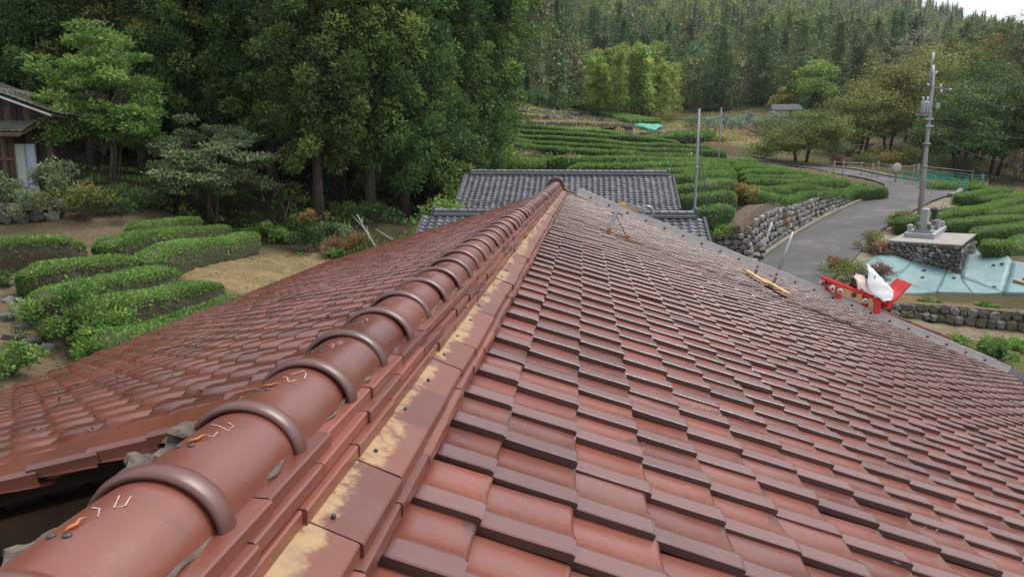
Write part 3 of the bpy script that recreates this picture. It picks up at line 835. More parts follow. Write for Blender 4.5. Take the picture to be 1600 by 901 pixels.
# walls
mb = MB()
def wallbox(mb, x0, x1, y0, y1, z0, z1): mb.box(((x0+x1)/2-HB.x, (y0+y1)/2-HB.y, (z0+z1)/2-HB.z), (abs(x1-x0), abs(y1-y0), abs(z1-z0)))
def gable(mb, Y, th, side_lim):
    pts = [(-4.9, -5.0), (-4.9, -4.9*math.tan(AL)-.16), (-.05, -.19), (.05, -.19), (8.6, -8.6*math.tan(AR)-.16), (8.6, -5.4)] if side_lim == 0 else [(-4.9, -4.6), (-4.9, -4.9*math.tan(AL)-.16), (-.13, -.17), (-.13, -4.6)]
    n = len(pts); V = [(p[0]-HB.x, Y-HB.y, p[1]-HB.z) for p in pts] + [(p[0]-HB.x, Y+th-HB.y, p[1]-HB.z) for p in pts]
    mb.add(V, [tuple(range(n)), tuple(range(2*n-1, n-1, -1))] + [(i, i+n, (i+1) % n+n, (i+1) % n) for i in range(n)])
gable(mb, 16.4, .14, 0); mb.build('gable_wall', M['wood_dark'], house)
mb = MB(); gable(mb, 2.80, .10, 1); mb.build('gable_wall', M['wood_dark'], house)
for k in range(23):                                                 # weathered boards on the near gable
    x = -.24 - .205*k; mb = MB(); top = -abs(x)*math.tan(AL)-.26
    wallbox(mb, x-.198, x-.004, 2.76, 2.795, -3.4, top); mb.build('wall_board', M['wood_dark'], house)
for h0, yy, th in ((.34, 2.66, .15), (.78, 2.69, .12)):            # rafters following the slope under the verge
    c = (lp(.25, yy)+lp(5.3, yy))/2 - Vector((0, 0, h0)) - HB
    mb = MB(); mb.box(c, (5.05, .13, th), Matrix((Vector((-cl, 0, -sl_)), Vector((0, -1, 0)), Vector((-sl_, 0, cl)))).transposed(), bev=.008); mb.build('rafter', M['wood_mid'], house)
mb = MB(); wallbox(mb, -.13, -.03, -1.2, 2.62, -4.6, .02); mb.build('wall', M['wood_dark'], house)
mb = MB(); wallbox(mb, 8.4, 8.6, -1.0, 16.4, -5.8, -8.5*math.tan(AR)-.2); mb.build('wall', M['wood_dark'], house)
mb = MB(); wallbox(mb, -4.9, -4.75, 2.62, 16.4, -4.0, -4.9*math.tan(AL)-.18); mb.build('wall', M['wood_dark'], house)

# ridge: stepped courses of thin tiles, flashing course, caps
def sag(y): return -.03*float(_ss((y-3.5)/12.0))
g = np.random.default_rng(9)
def course(name, x0, x1, z0, z1, drop, length, mat, start, jit=.003, tilt=0.0, slope_in=0.0):
    vs_ = []
    w = x1-x0; h = z1-z0
    for var in range(3):
        mb = MB(); e = .0035
        l = length-.004
        prof = [(0, -h), (w-e*.3, -h-drop), (w, -h-drop+e), (w, -e-drop), (w-e, -drop), (0, 0)]
        V = [(x, y, z) for y in (0, l) for x, z in prof]
        n = len(prof)
        mb.add(V, [tuple(range(n))[::-1], tuple(range(n, 2*n))] + [(i, (i+1) % n, (i+1) % n+n, i+n) for i in range(n)])
        vs_.append(mb.mesh(name, [mat]))
    res = []
    y = start
    while y < 16.15:
        o = link(name, vs_[int(g.integers(3))], house)
        o.matrix_local = hm(Matrix.Translation((x0+g.normal()*jit, y, z1+sag(y)+g.normal()*.0012)) @ Matrix.Rotation(g.normal()*.005, 4, 'Z') @ Matrix.Rotation(g.normal()*.007, 4, 'Y'))
        res.append(o); y += length
    return res
course('ridge_tile', -.02, .106, .083, .110, .004, .295, M['tile'], -.70)
course('ridge_tile', -.01, .125, .054, .081, .004, .295, M['tile'], -.79)
course('ridge_tile', .0, .136, .022, .052, .004, .295, M['tile'], -.62)
fl = course('flashing_tile', .118, .227, -.006, .024, .041, .272, M['flash'], -.74)
nm = MB(); nm.lathe((0, 0, 0), [(.0048, -.01), (.0048, .002), (.003, .004), (.001, .0045)], 8); nme = nm.mesh('nail', [M['nail']])
for o in fl:
    for me_ in [o.data]:
        pass
    nl = link('nail', nme, o); nl.matrix_local = Matrix.Translation((.036+g.normal()*.004, .06+g.normal()*.015, -.012)) @ Matrix.Rotation(.3, 4, 'Y')
course('edge_tile', .165, .246, -.066, -.036, .012, .255, M['tile'], -.66)
mb = MB(); wallbox(mb, .03, .222, -.9, 16.2, -.20, -.062); mb.build('mortar_bed', M['mortar'], house)
mb = MB(); wallbox(mb, -.12, .02, -.9, 16.2, -.18, .078); mb.build('mortar_bed', M['mortar'], house)
for x0, x1, z0, z1 in ((-.148, -.022, .083, .108), (-.160, -.03, .054, .081), (-.17, -.04, .022, .052), (-.25, -.13, -.04, .015)):
    for y in np.arange(-.7, 16, .816):
        if y < 2.0 and x0 < -.146: continue
        mb = MB(); wallbox(mb, x0, x1, y, y+.81, z0+sag(y), z1+sag(y)); mb.build('ridge_tile', M['tile_old'], house)

# ridge caps: tapered half barrels with a thick rounded collar at the near end
CAPD = .295; CAPY = .954; CZ = .095; CX = -.021
def cap_mesh(seed):
    g2 = np.random.default_rng(seed)
    prof = [(.014, .090), (.008, .096), (.000, .0995), (-.005, .1045), (-.004, .1095), (.002, .1135), (.012, .1160), (.024, .1160), (.034, .1130), (.041, .108), (.045, .1040), (.050, .1005), (.055, .0995),
            (.12, .0995), (.20, .0990), (.295, .0975), (.325, .096)]
    n = 26; V = []; Fs = []
    t0, t1 = math.radians(-14), math.radians(194)
    for y, r in prof:
        for k in range(n+1):
            t = t0+(t1-t0)*k/n
            V.append((r*math.cos(t), y, r*math.sin(t)*.90))
    for i in range(len(prof)-1):
        for k in range(n):
            a = i*(n+1)+k; Fs.append((a, a+n+1, a+n+2, a+1))
    me = mesh_np('ridge_cap', V, np.array(Fs)[:, ::-1], [M['cap'], M['collar']], smooth=True, matidx=np.array([1 if i < 11 else 0 for i in range(len(prof)-1) for k in range(n)]))
    return me
capm = [cap_mesh(s) for s in range(2)]
def strip_on_barrel(pts, w, R=.0995, lift=.0009):
    """chalk line on the barrel; pts (theta degrees, y)"""
    P = [Vector((R*math.cos(math.radians(t))*1.0, y, R*math.sin(math.radians(t))*.90)) for t, y in pts]
    mb = MB(); V = []; Fs = []
    for i, p in enumerate(P):
        d = (P[min(i+1, len(P)-1)]-P[max(i-1, 0)]).normalized(); nn = Vector((p.x, 0, p.z)).normalized()
        s = d.cross(nn)*(w/2*(.7+.5*random.random()))
        V += [p + nn*lift - s, p + nn*lift + s]
    for i in range(len(P)-1): Fs.append((2*i, 2*i+1, 2*i+3, 2*i+2))
    return mb.add(V, Fs)
MARKS = {-1: [[(96.3, .241), (87, .204), (81.3, .213), (85.8, .238)], [(106.7, .208), (97.2, .200), (89.6, .178)]],
         0: [[(87.6, .235), (79.1, .224), (77.8, .201), (92.1, .217), (104.3, .231)], [(93.3, .174), (84, .170), (85.7, .191)]],
         1: [[(95.4, .217), (88.2, .210), (83.4, .190), (76, .207), (77.3, .192), (82.5, .186)], [(89.5, .234), (80.9, .269), (74.6, .252), (70.3, .226)]],
         2: [[(92.4, .182), (91.9, .208), (86.4, .190), (85.2, .166)], [(88.2, .209), (86.5, .230), (80.5, .209), (82.6, .200)], [(87.7, .236), (78.1, .231), (80.5, .209)]],
         3: [[(94.9, .167), (92.8, .191), (86.4, .167)], [(93, .218), (86.2, .210), (83.3, .187)]],
         4: [[(91.8, .157), (89.5, .190), (81.1, .175)], [(83.6, .251), (75.4, .230)]]}
for _k in range(5, 14): MARKS[_k] = [[(t+2*math.sin(_k*3), y_+.01*math.cos(_k)) for t, y_ in st] for st in MARKS[_k % 3+2]]
plm = MB(); plm.path([(-.002, -.016, -.001), (0, -.008, .002), (.002, .002, .001), (-.001, .012, .003), (.003, .019, .002)], [.0012, .0028, .0032, .0022, .0008], 5)
plme = plm.mesh('orange_strip', [M['orange']])
wam = MB(); wam.lathe((0, 0, 0), [(.0060, 0), (.0056, .0018), (.0034, .0034), (.001, .0038)], 10); wame = wam.mesh('nail_head', [M['nail']])
for k in range(-6, 52):
    y = CAPY + CAPD*k
    m = Matrix.Translation((CX+g.normal()*.003, y+g.normal()*.003, CZ+sag(y)+g.normal()*.0015)) @ Matrix.Rotation(g.normal()*.008, 4, 'Y') @ Matrix.Rotation(g.normal()*.006, 4, 'Z') @ Matrix.Rotation(.006, 4, 'X')
    c = link('ridge_cap', capm[k % 2], house, hm(m))
    for st in MARKS.get(k, []):
        strip_on_barrel(st, .0030).build('chalk_mark', M['chalk'], c)
    if -2 < k < 9:
        for th, dy in ((107, .131), (93.5, .129)):
            t = math.radians(th); o = link('nail_head', wame, c)
            o.matrix_local = Matrix.Translation((.0995*math.cos(t), dy, .0896*math.sin(t))) @ Matrix.Rotation(math.pi/2-t, 4, 'Y')
        if k > 1: continue
        t = math.radians(98+g.normal()*2); o = link('orange_strip', plme, c)
        o.matrix_local = Matrix.Translation((.101*math.cos(t), .152, .0912*math.sin(t))) @ Matrix.Rotation(math.pi/2-t, 4, 'Y') @ Matrix.Rotation(g.normal()*.5, 4, 'Z')
# crumbling mortar along the foot of the caps
def rough_strip(x, z, y0, y1, r, step=.05):
    mb = MB(); pts = []; rad = []
    y = y0
    while y < y1:
        pts.append((x+g.normal()*.005-HB.x, y-HB.y, z+sag(y)+g.normal()*.004-HB.z)); rad.append(r*(.5+.9*g.random())); y += step
    return mb.path(pts, rad, 6, sm=False)
rough_strip(.072, .109, -.7, 16.1, .005).build('mortar_line', M['mortar'], house)
def lump(r, seed, sq=(1, 1, 1), rough=.25, sub=2):
    import bmesh
    bm = bmesh.new(); bmesh.ops.create_icosphere(bm, subdivisions=sub, radius=r)
    g3 = np.random.default_rng(seed); ph = g3.random(9)*6.28
    for v in bm.verts:
        p = v.co/r
        d = 1 + rough*(math.sin(3.1*p.x+ph[0])*math.cos(2.3*p.y+ph[1]) + .6*math.sin(5.7*p.z+ph[2]+2*p.x) + .5*math.cos(6.1*p.y+ph[3]+3*p.z)) + g3.normal()*rough*.25
        v.co = Vector((p.x*r*sq[0]*d, p.y*r*sq[1]*d, p.z*r*sq[2]*d))
    me = bpy.data.meshes.new('lump'); bm.to_mesh(me); bm.free()
    return me
for i, (x, y, z, r) in enumerate([(-.132, .86, .112, .026), (-.128, .92, .105, .022), (-.13, .975, .095, .024), (-.132, 1.10, .128, .030), (-.130, 1.17, .112, .026), (-.132, 1.245, .130, .030), (-.13, 1.33, .108, .03), (-.13, 1.5, .10, .024), (-.13, 1.8, .10, .026), (-.13, .70, .10, .026)]):
    me_ = lump(r, i, (.9, 1.5, .8), .32, 3); me_.materials.append(M['mortar']); link('mortar_lump', me_, house, hm(Matrix.Translation((x, y, z))))
rough_strip(-.125, .085, .1, 16, .018).build('mortar_line', M['mortar'], house)

# ridge-end ornament
mb = MB()
half = [(0, .335), (.09, .325), (.155, .275), (.185, .20), (.215, .16), (.20, .10), (.235, .085), (.275, .05), (.262, .0), (.30, -.02), (.335, -.075), (.30, -.115), (.16, -.07), (0, -.02)]
outl = half + [(-x, z) for x, z in half[-2:0:-1]]
n = len(outl); V = []
for y, s in ((16.13, .96), (16.16, 1.0), (16.25, 1.0), (16.27, .96)):
    V += [(x*s*.95+CX-HB.x, y-HB.y, (z-.12)*s+.075+sag(16)-HB.z) for x, z in outl]
mb.add(V, [tuple(range(n)), tuple(range(4*n-1, 3*n-1, -1))] + [(k*n+i, k*n+(i+1) % n, (k+1)*n+(i+1) % n, (k+1)*n+i) for k in range(3) for i in range(n)])
mo = simple('dark_brown_clay', (.085, .035, .027), (.045, .022, .018), .4, 9)
mb.build('ridge_end_ornament', mo, house)

# bits of straw and twig blown onto the right slope
g = np.random.default_rng(33); P = []; D = []
for q in range(55):
    u, y = .5+5*g.random()**1.3, .9+6*g.random()**1.5
    for w in range(int(g.integers(1, 4))): P.append(rp(u+g.normal()*.015, y+g.normal()*.02, -.004)); D.append((g.normal(), g.normal(), .1*g.normal()))
V, Fq, T = leaves(np.array(P), np.array(D), .035*(.4+g.random(len(P))), .003, g, g.random(len(P)))
o = link('straw_bits', mesh_np('straw_bits', V, Fq, [M['deadwood']], T)); tag(o, 'small bits of straw and twig scattered on the right roof slope', 'litter', kind='stuff')

# ------------------------------------------------------------------ things lying and standing on the red roof
# ladder used as a hoist track, held clear of the tiles, running down the slope
LA, LB = Vector(at(903, 299, 10.8)), Vector(at(1566, 571.5, 10.75))
ldir = (LB-LA).normalized(); lside = Vector((0, 1, 0)); lside = (lside - ldir*lside.dot(ldir)).normalized(); lup = ldir.cross(lside); lup = lup if lup.z > 0 else -lup
LL = (LB-LA).length
lad = tag(empty('ladder', LA), 'long aluminium hoist ladder propped above the red tiles and running down the slope', 'ladder')
def LM(s, w, h): return ldir*s + lside*w + lup*h
RotL = Matrix((ldir, lside, lup)).transposed()
for w, nm_ in ((-.19, 'rail'), (.19, 'rail')):
    mb = MB()
    for k in range(3):
        a0, a1 = LL*k/3+(.0 if k == 0 else .003), LL*(k+1)/3-.003
        mb.box(LM((a0+a1)/2, w, 0), (a1-a0, .028, .078), RotL)
        mb.box(LM((a0+a1)/2, w, .043), (a1-a0, .042, .009), RotL).box(LM((a0+a1)/2, w, -.043), (a1-a0, .042, .009), RotL)
    mb.build(nm_, M['alu'], lad)
k = 0; s_ = .20
while s_ < LL-.1:
    mb = MB(); mb.tube(LM(s_, -.212, -.005), LM(s_, .20, -.005), .015, n=8); mb.build('rung', M['alu'], lad)
    mb = MB(); mb.tube(LM(s_, -.224, -.005), LM(s_, -.21, -.005), .015, n=8); mb.build('rung_socket', M['black'], lad)
    s_ += .283
mb = MB()                                                          # bent foot section at the eaves
for w in (-.19, .19):
    pts = [LM(LL+d, w, -h) for d, h in ((0, 0), (.25, .01), (.5, .08), (.7, .22), (.84, .42), (.92, .66))]
    for a, b in zip(pts[:-1], pts[1:]):
        d = (Vector(b)-Vector(a)); L_ = d.length; d.normalize(); u = lside.cross(d)
        mb.box((Vector(a)+Vector(b))/2, (L_+.02, .03, .08), Matrix((d, lside, u)).transposed())
mb.build('bent_rail', M['steel'], lad)
mb = MB()                                                          # head pulley
pc = LM(1.03, .02, .10)
ring = [Vector(pc)+ldir*(.10*math.cos(t))+lup*(.085*math.sin(t)) for t in np.linspace(0, 2*math.pi, 22)]
mb.path(ring, .018, 6, cap=False); mb.box(Vector(pc)-ldir*.16, (.30, .10, .05), RotL); mb.build('head_pulley', M['steel'], lad)
mb = MB(); mb.box(LM(.80, .16, .075), (.34, .06, .05), RotL, taper=.8); mb.build('pulley_guard', M['yellow'], lad)

def roof_pt(px, py, h=0.0):
    d = FWD+(px-800)/F_PX*RGT+(450.5-py)/F_PX*UPV; n = np.array([sa, 0, ca])
    return Vector(CAM + d*(((n*h-CAM) @ n)/(d @ n)))
# prop under the upper end of the ladder
f1, f2 = roof_pt(951.5, 361, .03), roof_pt(980, 372, .03)
tp = Vector(at(962.5, 331, f1.y+.25))
pr = tag(empty('ladder_prop', f1), 'small grey two-legged prop with orange feet holding up the ladder near the ridge', 'ladder prop')
mb = MB(); d = tp-f1; L_ = d.length; u_ = d.normalized(); v_ = Vector((0, 1, 0)).cross(u_).normalized(); w_ = u_.cross(v_)
mb.box(d*.52, (L_*.94, .048, .036), Matrix((u_, v_, w_)).transposed(), bev=.004); mb.build('post', M['dark_steel'], pr)
mb = MB(); mb.tube(d*.93, f2-f1, .0085, n=6); mb.build('brace', M['dark_steel'], pr)
mb = MB(); mb.tube(d*.95+Vector((-.05, 0, 0)), d*.95+Vector((.09, .03, -.02)), .012, n=6).tube(d*.95+Vector((.09, .03, -.02)), d*.95+Vector((.09, .03, -.06)), .010, n=6); mb.build('top_fork', M['dark_steel'], pr)
for q in (Vector((0, 0, 0)), f2-f1):
    mb = MB(); mb.box(q+Vector((0, 0, .012)), (.055, .05, .075), taper=.75, bev=.004); mb.box(q+Vector((.012, 0, -.025)), (.075, .06, .022)); mb.build('foot', simple('orange_foot', (.36, .19, .06), (.22, .11, .035), .5, 20), pr)
# two scaffold tubes clamped to the ladder
for i, (b0, t0, lab) in enumerate((((1180, 428), (1206, 347), 'grey steel tube standing behind the middle of the ladder, nearer the ridge'), ((1207, 447), (1239, 362), 'grey steel tube standing behind the yellow board, farther from the ridge'))):
    b = roof_pt(*b0, .02); t = Vector(at(*t0, b.y+.12))
    tb = tag(empty('scaffold_tube', b), lab, 'tube', 'scaffold tubes standing on the red roof')
    mb = MB(); mb.tube((0, 0, 0), t-b, .0225, n=10); mb.build('tube', M['steel'], tb)
    mb = MB(); mb.box((.0, 0, .0), (.13, .13, .012)); mb.build('base_plate', M['steel'], tb)
    for q in ((.32, .44) if i == 0 else (.20,)):
        mb = MB(); mb.box((t-b)*q, (.09, .08, .06), bev=.01); mb.box((t-b)*q+Vector((-.08, 0, .01)), (.07, .05, .045)); mb.build('clamp', M['black'], tb)
# fresh yellow board
b0, b1 = roof_pt(1166, 424, .03), roof_pt(1222, 459, .03)
bd = tag(empty('wooden_board', b0), 'fresh yellow wooden boards lying down the slope on the red tiles', 'board')
for k, (q, off) in enumerate(((0, 0), (.42, .09))):
    d = b1-b0; st = d*q*.95; en = d*(.62 if k == 0 else 1.0); u_ = (en-st).normalized(); v_ = Vector((0, 1, 0)); v_ = (v_-u_*v_.dot(u_)).normalized(); w_ = u_.cross(v_)
    mb = MB(); mb.box((st+en)/2+v_*off+w_*(.02+.012*k), ((en-st).length, .11, .022), Matrix((u_, v_, w_)).transposed(), bev=.002); mb.build('plank', M['pine'], bd)
b0, b1 = roof_pt(1505, 550.5, .06), roof_pt(1573, 581, .06)
bd = tag(empty('wooden_board', b0), 'pale wooden batten lying by the lower end of the ladder', 'board')
d = b1-b0; u_ = d.normalized(); v_ = Vector((0, 1, 0)); v_ = (v_-u_*v_.dot(u_)).normalized(); w_ = u_.cross(v_)
mb = MB(); mb.box(d/2, (d.length, .07, .03), Matrix((u_, v_, w_)).transposed(), bev=.003); mb.build('plank', M['pine'], bd)

# red hoist trolley on the ladder with a white sack
def onl(px, h=0.0, w=0.0):
    q = (Vector(at(px, 299+(px-903)*.411, 10.78))-LA).dot(ldir); return LA + ldir*q + lup*h + lside*w
T0, T1 = Vector(at(1299, 440, 10.45)), Vector(at(1391, 475, 10.45))
tr = tag(empty('hoist_trolley', T0), 'red hoist trolley riding on the ladder rails', 'trolley')
d = T1-T0; u_ = d.normalized(); v_ = (Vector((0, 1, 0))-u_*u_.y).normalized(); w_ = u_.cross(v_); w_ = w_ if w_.z > 0 else -w_
RT = Matrix((u_, v_, w_)).transposed(); LT = d.length
P3 = lambda s, w, h: u_*s*LT + v_*w + w_*h
fr = MB()
for w in (0, .44): fr.box(P3(.5, w, 0), (LT, .03, .042), RT, bev=.004)
for s in (.02, .45, .98): fr.box(P3(s, .22, -.005), (.035, .44, .04), RT, bev=.004)
fr.box(P3(.5, .22, -.012), (LT*.9, .40, .008), RT)
fr.build('frame', M['red_paint'], tr)
for s in (.20, .86):
    mb = MB(); q = P3(s, -.01, -.10); tilt = Matrix.Rotation(.38, 3, v_)
    mb.box(q-u_*.03, (.085, .03, .19), RT @ Matrix.Rotation(-.42, 3, 'Y'), bev=.006); mb.build('bracket', M['red_paint'], tr)
    mb = MB(); mb.box(q+v_*.44-u_*.03, (.085, .03, .19), RT @ Matrix.Rotation(-.42, 3, 'Y'), bev=.006); mb.build('bracket', M['red_paint'], tr)
RW = Matrix((u_, w_, v_)).transposed()
for s in (.04, .17, .60):
    for w in (-.035, .40):
        mb = MB(); mb.lathe(P3(s, w, -.08), [(.02, -.018), (.036, -.016), (.041, -.006), (.041, .012), (.035, .016), (.02, .018)], 16, RW); wh = mb.build('wheel', M['rubber_white'], tr)
        mb = MB(); mb.lathe(P3(s, w, -.08), [(.014, -.026), (.014, .026)], 10, RW); mb.build('axle', M['black'], wh)
pl = MB()                                                          # upright load plate at the lower end
pts = [P3(1.0, -.02, .02), P3(1.0, .46, .02), P3(1.14, .46, .36), P3(1.14, -.02, .36)]
nn = u_*.02
pl.add([p for p in pts]+[p+nn for p in pts], [(0, 1, 2, 3), (7, 6, 5, 4), (0, 4, 5, 1), (1, 5, 6, 2), (2, 6, 7, 3), (3, 7, 4, 0)])
pl.box(P3(.99, .22, -.02), (.06, .5, .10), RT); pl.build('load_plate', M['red_paint'], tr)
def sheet(name, P, nu, nv, mat, parent=None, thick=.006, wob=.02, seed=0):
    """draped sheet over a 4x4 control net (rows of points)"""
    g4 = np.random.default_rng(seed); P = np.array(P, float)
    def bern(t, n): 
        from math import comb
        return np.array([comb(n, i)*t**i*(1-t)**(n-i) for i in range(n+1)])
    A = np.array([[np.einsum('i,j,ijk->k', bern(u, P.shape[0]-1), bern(v, P.shape[1]-1), P) for v in np.linspace(0, 1, nv)] for u in np.linspace(0, 1, nu)])
    A += g4.normal(size=A.shape)*wob*.12; 
    U, Vv = np.meshgrid(np.linspace(0, 1, nu), np.linspace(0, 1, nv), indexing='ij')
    A[..., 2] += wob*np.sin(U*17+Vv*5+seed)*np.cos(Vv*13-U*4)
    B = A.copy(); B[..., 2] -= thick
    V = np.concatenate([A.reshape(-1, 3), B.reshape(-1, 3)]); n = nu*nv
    i = np.arange(n).reshape(nu, nv)
    Q = np.column_stack([i[:-1, :-1].ravel(), i[1:, :-1].ravel(), i[1:, 1:].ravel(), i[:-1, 1:].ravel()])
    ed = []
    for a in (i[0, :], i[-1, :][::-1], i[:, 0][::-1], i[:, -1]):
        for p, q in zip(a[:-1], a[1:]): ed.append((p, q, q+n, p+n))
    Fq = np.concatenate([Q, Q[:, ::-1]+n, np.array(ed)])
    return link(name, mesh_np(name, V, Fq, [mat], smooth=True), parent)
sk = tag(empty('sack', T0), 'white woven sack slung over the red hoist trolley', 'sack')
def SP(s, w, h): return tuple(P3(s, w, h))
sheet('sack_cloth', [[SP(.50, .38, .36), SP(.52, .22, .42), SP(.50, .1, .36), SP(.52, -.02, .14)],
                     [SP(.66, .40, .40), SP(.68, .25, .40), SP(.64, .10, .30), SP(.62, -.04, .04)],
                     [SP(.86, .40, .28), SP(.88, .25, .26), SP(.84, .10, .20), SP(.80, -.05, .00)],
                     [SP(1.09, .36, .20), SP(1.10, .20, .17), SP(1.06, .08, .12), SP(.94, -.05, .03)]], 34, 28, M['sack'], sk, wob=.014, seed=2)
sheet('sack_fold', [[SP(.36, .25, .16), SP(.36, .10, .18), SP(.38, .0, .12), SP(.40, -.03, .05)],
                    [SP(.45, .25, .30), SP(.45, .10, .30), SP(.46, .0, .20), SP(.50, -.05, .06)],
                    [SP(.58, .25, .22), SP(.58, .10, .24), SP(.58, .0, .16), SP(.62, -.05, .03)],
                    [SP(.74, .25, .08), SP(.74, .10, .10), SP(.72, .0, .08), SP(.72, -.05, .02)]], 14, 12, M['sack_warm'], sk, wob=.014, seed=5)
rp_ = tag(empty('rope', T0), 'dark rope and strap bundle beside the white sack on the trolley', 'rope')
mb = MB(); g = np.random.default_rng(4)
for k in range(7):
    a = Vector(P3(.34+.05*k*.4, .12, .03)); b = Vector(P3(.42+.04*k, .30-.03*k, .30+.02*g.normal())); c = Vector(P3(.50+.02*k, .05, .04))
    mb.path([a, (a+b)/2+w_*.05, b, (b+c)/2+w_*.04, c], .009, 5)
mb.build('rope_coil', M['black'], rp_)

# ------------------------------------------------------------------ grey tiled outbuildings beyond the red roof
def on_z(px, py, z):
    d = FWD+(px-800)/F_PX*RGT+(450.5-py)/F_PX*UPV
    return CAM + d*((z-CAM[2])/d[2])
def kawara(seed=0):
    pr = [(0, .030), (.035, .046), (.075, .034), (.115, .010), (.165, .0), (.215, .006), (.262, .026)]
    V = []
    for x, dz in ((0, 0), (.275, .026)):
        V += [(y, -x, z+dz) for y, z in pr]
    V += [(y, -.275, z+dz-.028) for y, z in pr]
    Fs = []; n = len(pr)
    for s in range(2):
        for k in range(n-1): Fs.append((s*n+k, (s+1)*n+k, (s+1)*n+k+1, s*n+k+1))
    return np.array(V), np.array(Fs)
KV, KF = kawara()
KSM = np.array([True]*6+[False]*6)
kme = mesh_np('roof_tile', KV, KF, [M['grey_tile']], smooth=KSM)
def grey_building(name, label, pl, pr_, Y, run, rise, back, rows_ind, wall_z, snow=False):
    """gabled building, ridge along X from pixel pl to pr_; its near slope falls towards the red house"""
    A, B = Vector(at(*pl, Y)), Vector(at(*pr_, Y)); A.z = B.z = (A.z+B.z)/2
    rz = A.z - .24; x0, x1 = A.x, B.x; L_ = x1-x0
    base = Vector(((x0+x1)/2, Y, wall_z))
    b = tag(empty(name, base), label, 'house' if snow else 'shed')
    def T(p): return Vector(p)-base
    ang = math.atan2(rise, run); slen = math.hypot(run, rise)
    over = .30 if snow else .36
    nc = int(round((L_+2*over)/.262)); xs = x0-over
    nr = int(slen/.225)
    P = []; Q = []; Tt = []; SMs = []; bb = 0; g = np.random.default_rng(31)
    ry = Matrix.Rotation(ang, 4, 'X')
    for r in range(nr):
        for c in range(nc):
            for side in ((1,) if r < 99 else (1,)):
                s0 = .06+r*.225
                m = Matrix.Translation((xs+c*.262, Y-s0*math.cos(ang), rz-s0*math.sin(ang)+g.normal()*.003)) @ ry @ Matrix.Rotation(g.normal()*.006, 4, 'Z')
                if r < rows_ind:
                    o = link('roof_tile', kme, b); o.matrix_local = Matrix.Translation(-base) @ m
                else:
                    mm = np.array(m); P.append(KV @ mm[:3, :3].T + mm[:3, 3]-np.array(base)); Q.append(KF+bb); bb += len(KV); Tt.append(np.full(len(KV), g.random())); SMs.append(KSM)
    o = link('roof_tiles', mesh_np('roof_tiles', np.concatenate(P), np.concatenate(Q), [M['grey_tile']], np.concatenate(Tt), smooth=np.concatenate(SMs)), b); o['kind'] = 'stuff'
    # roof boards, both slopes
    mb = MB(); n1 = Vector((0, -math.sin(ang), math.cos(ang)))
    for sg, rn in ((-1, run), (1, back)):
        e = Vector((0, sg*rn, -rn*math.tan(ang)))
        pts = [Vector((xs+.02, Y, rz-.03)), Vector((xs+nc*.262, Y, rz-.03)), Vector((xs+nc*.262, Y, rz-.03))+e, Vector((xs+.02, Y, rz-.03))+e]
        a = [T(p) for p in pts]; a = a if sg < 0 else a[::-1]
        dn = Vector((0, 0, -.09))
        mb.add(a+[p+dn for p in a], [(0, 1, 2, 3)[::-1], (7, 6, 5, 4)[::-1], (0, 4, 5, 1), (1, 5, 6, 2), (2, 6, 7, 3), (3, 7, 4, 0)])
    mb.build('roof_deck', M['grey_tile'], b)
    # verge tiles hanging over the gable ends
    vm = MB(); vm.box((0, 0, -.03), (.10, .25, .16), bev=.015); vme = vm.mesh('verge_tile', [M['grey_verge']])
    for r in range(nr):
        for xx in (xs-.01, xs+nc*.262+.01):
            s0 = .16+r*.225
            o = link('verge_tile', vme, b); o.matrix_local = Matrix.Translation(T((xx, Y-s0*math.cos(ang), rz-s0*math.sin(ang)+.03))) @ ry
    # ridge: stacked courses with a pale joint and round caps
    for k, (w, z, h, m_) in enumerate(((.34, rz+.035, .09, 'grey_tile'), (.30, rz+.088, .016, 'white_wall'), (.28, rz+.128, .064, 'grey_tile'))):
        mb = MB(); mb.box(T(((x0+x1)/2, Y, z)), (L_+.02*k, w, h)); mb.build('ridge_course', M[m_], b)
    cm = MB(); nseg = 10; prof = [(.0, .075), (.0, .098), (.03, .100), (.045, .088), (.30, .086)]
    V = []; 
    for y_, r_ in prof:
        for q in range(nseg+1):
            t = math.pi*q/nseg; V.append((y_, r_*math.cos(t), r_*math.sin(t)))
    cm.add(V, [(i*(nseg+1)+q, i*(nseg+1)+q+1, (i+1)*(nseg+1)+q+1, (i+1)*(nseg+1)+q) for i in range(len(prof)-1) for q in range(nseg)], 0, True)
    cme = cm.mesh('ridge_cap', [M['grey_tile']])
    ncap = int(L_/.29)
    for k in range(ncap):
        o = link('ridge_cap', cme, b); o.matrix_local = Matrix.Translation(T((x0+k*L_/ncap, Y, rz+.155)))
    for xx in (x0-.03, x1+.03):
        mb = MB()
        for z, r_ in ((.0, .11), (.12, .09), (.235, .085)):
            mb.lathe(T((xx, Y, rz+z+.02)), [(r_*.8, -.06), (r_, -.045), (r_, .045), (r_*.8, .06)], 14, Matrix.Rotation(math.pi/2, 3, 'Y'))
        mb.box(T((xx, Y, rz+.10)), (.07, .26, .30), bev=.02); mb.build('ridge_end_ornament', M['grey_tile'], b)
    if snow:
        sm_ = MB(); sm_.path([(-.045, 0, 0), (-.04, 0, .075), (0, -.01, .10), (.04, 0, .075), (.045, 0, 0)], .014, 5); sme = sm_.mesh('snow_guard', [M['black']])
        for r in (nr-3, nr-2):
            for c in range(nc):
                if (c+r) % 2: continue
                s0 = .16+r*.225
                o = link('snow_guard', sme, b); o.matrix_local = Matrix.Translation(T((xs+c*.262+.165, Y-s0*math.cos(ang), rz-s0*math.sin(ang)+.03))) @ ry
    # walls
    mb = MB(); zt = rz-run*.86*math.tan(ang)-.14
    mb.box(T(((x0+x1)/2, Y+(back-run)*.43, (wall_z+zt)/2)), (L_-.3, (run+back)*.86, zt-wall_z)); mb.build('wall', M['wood_dark'], b)
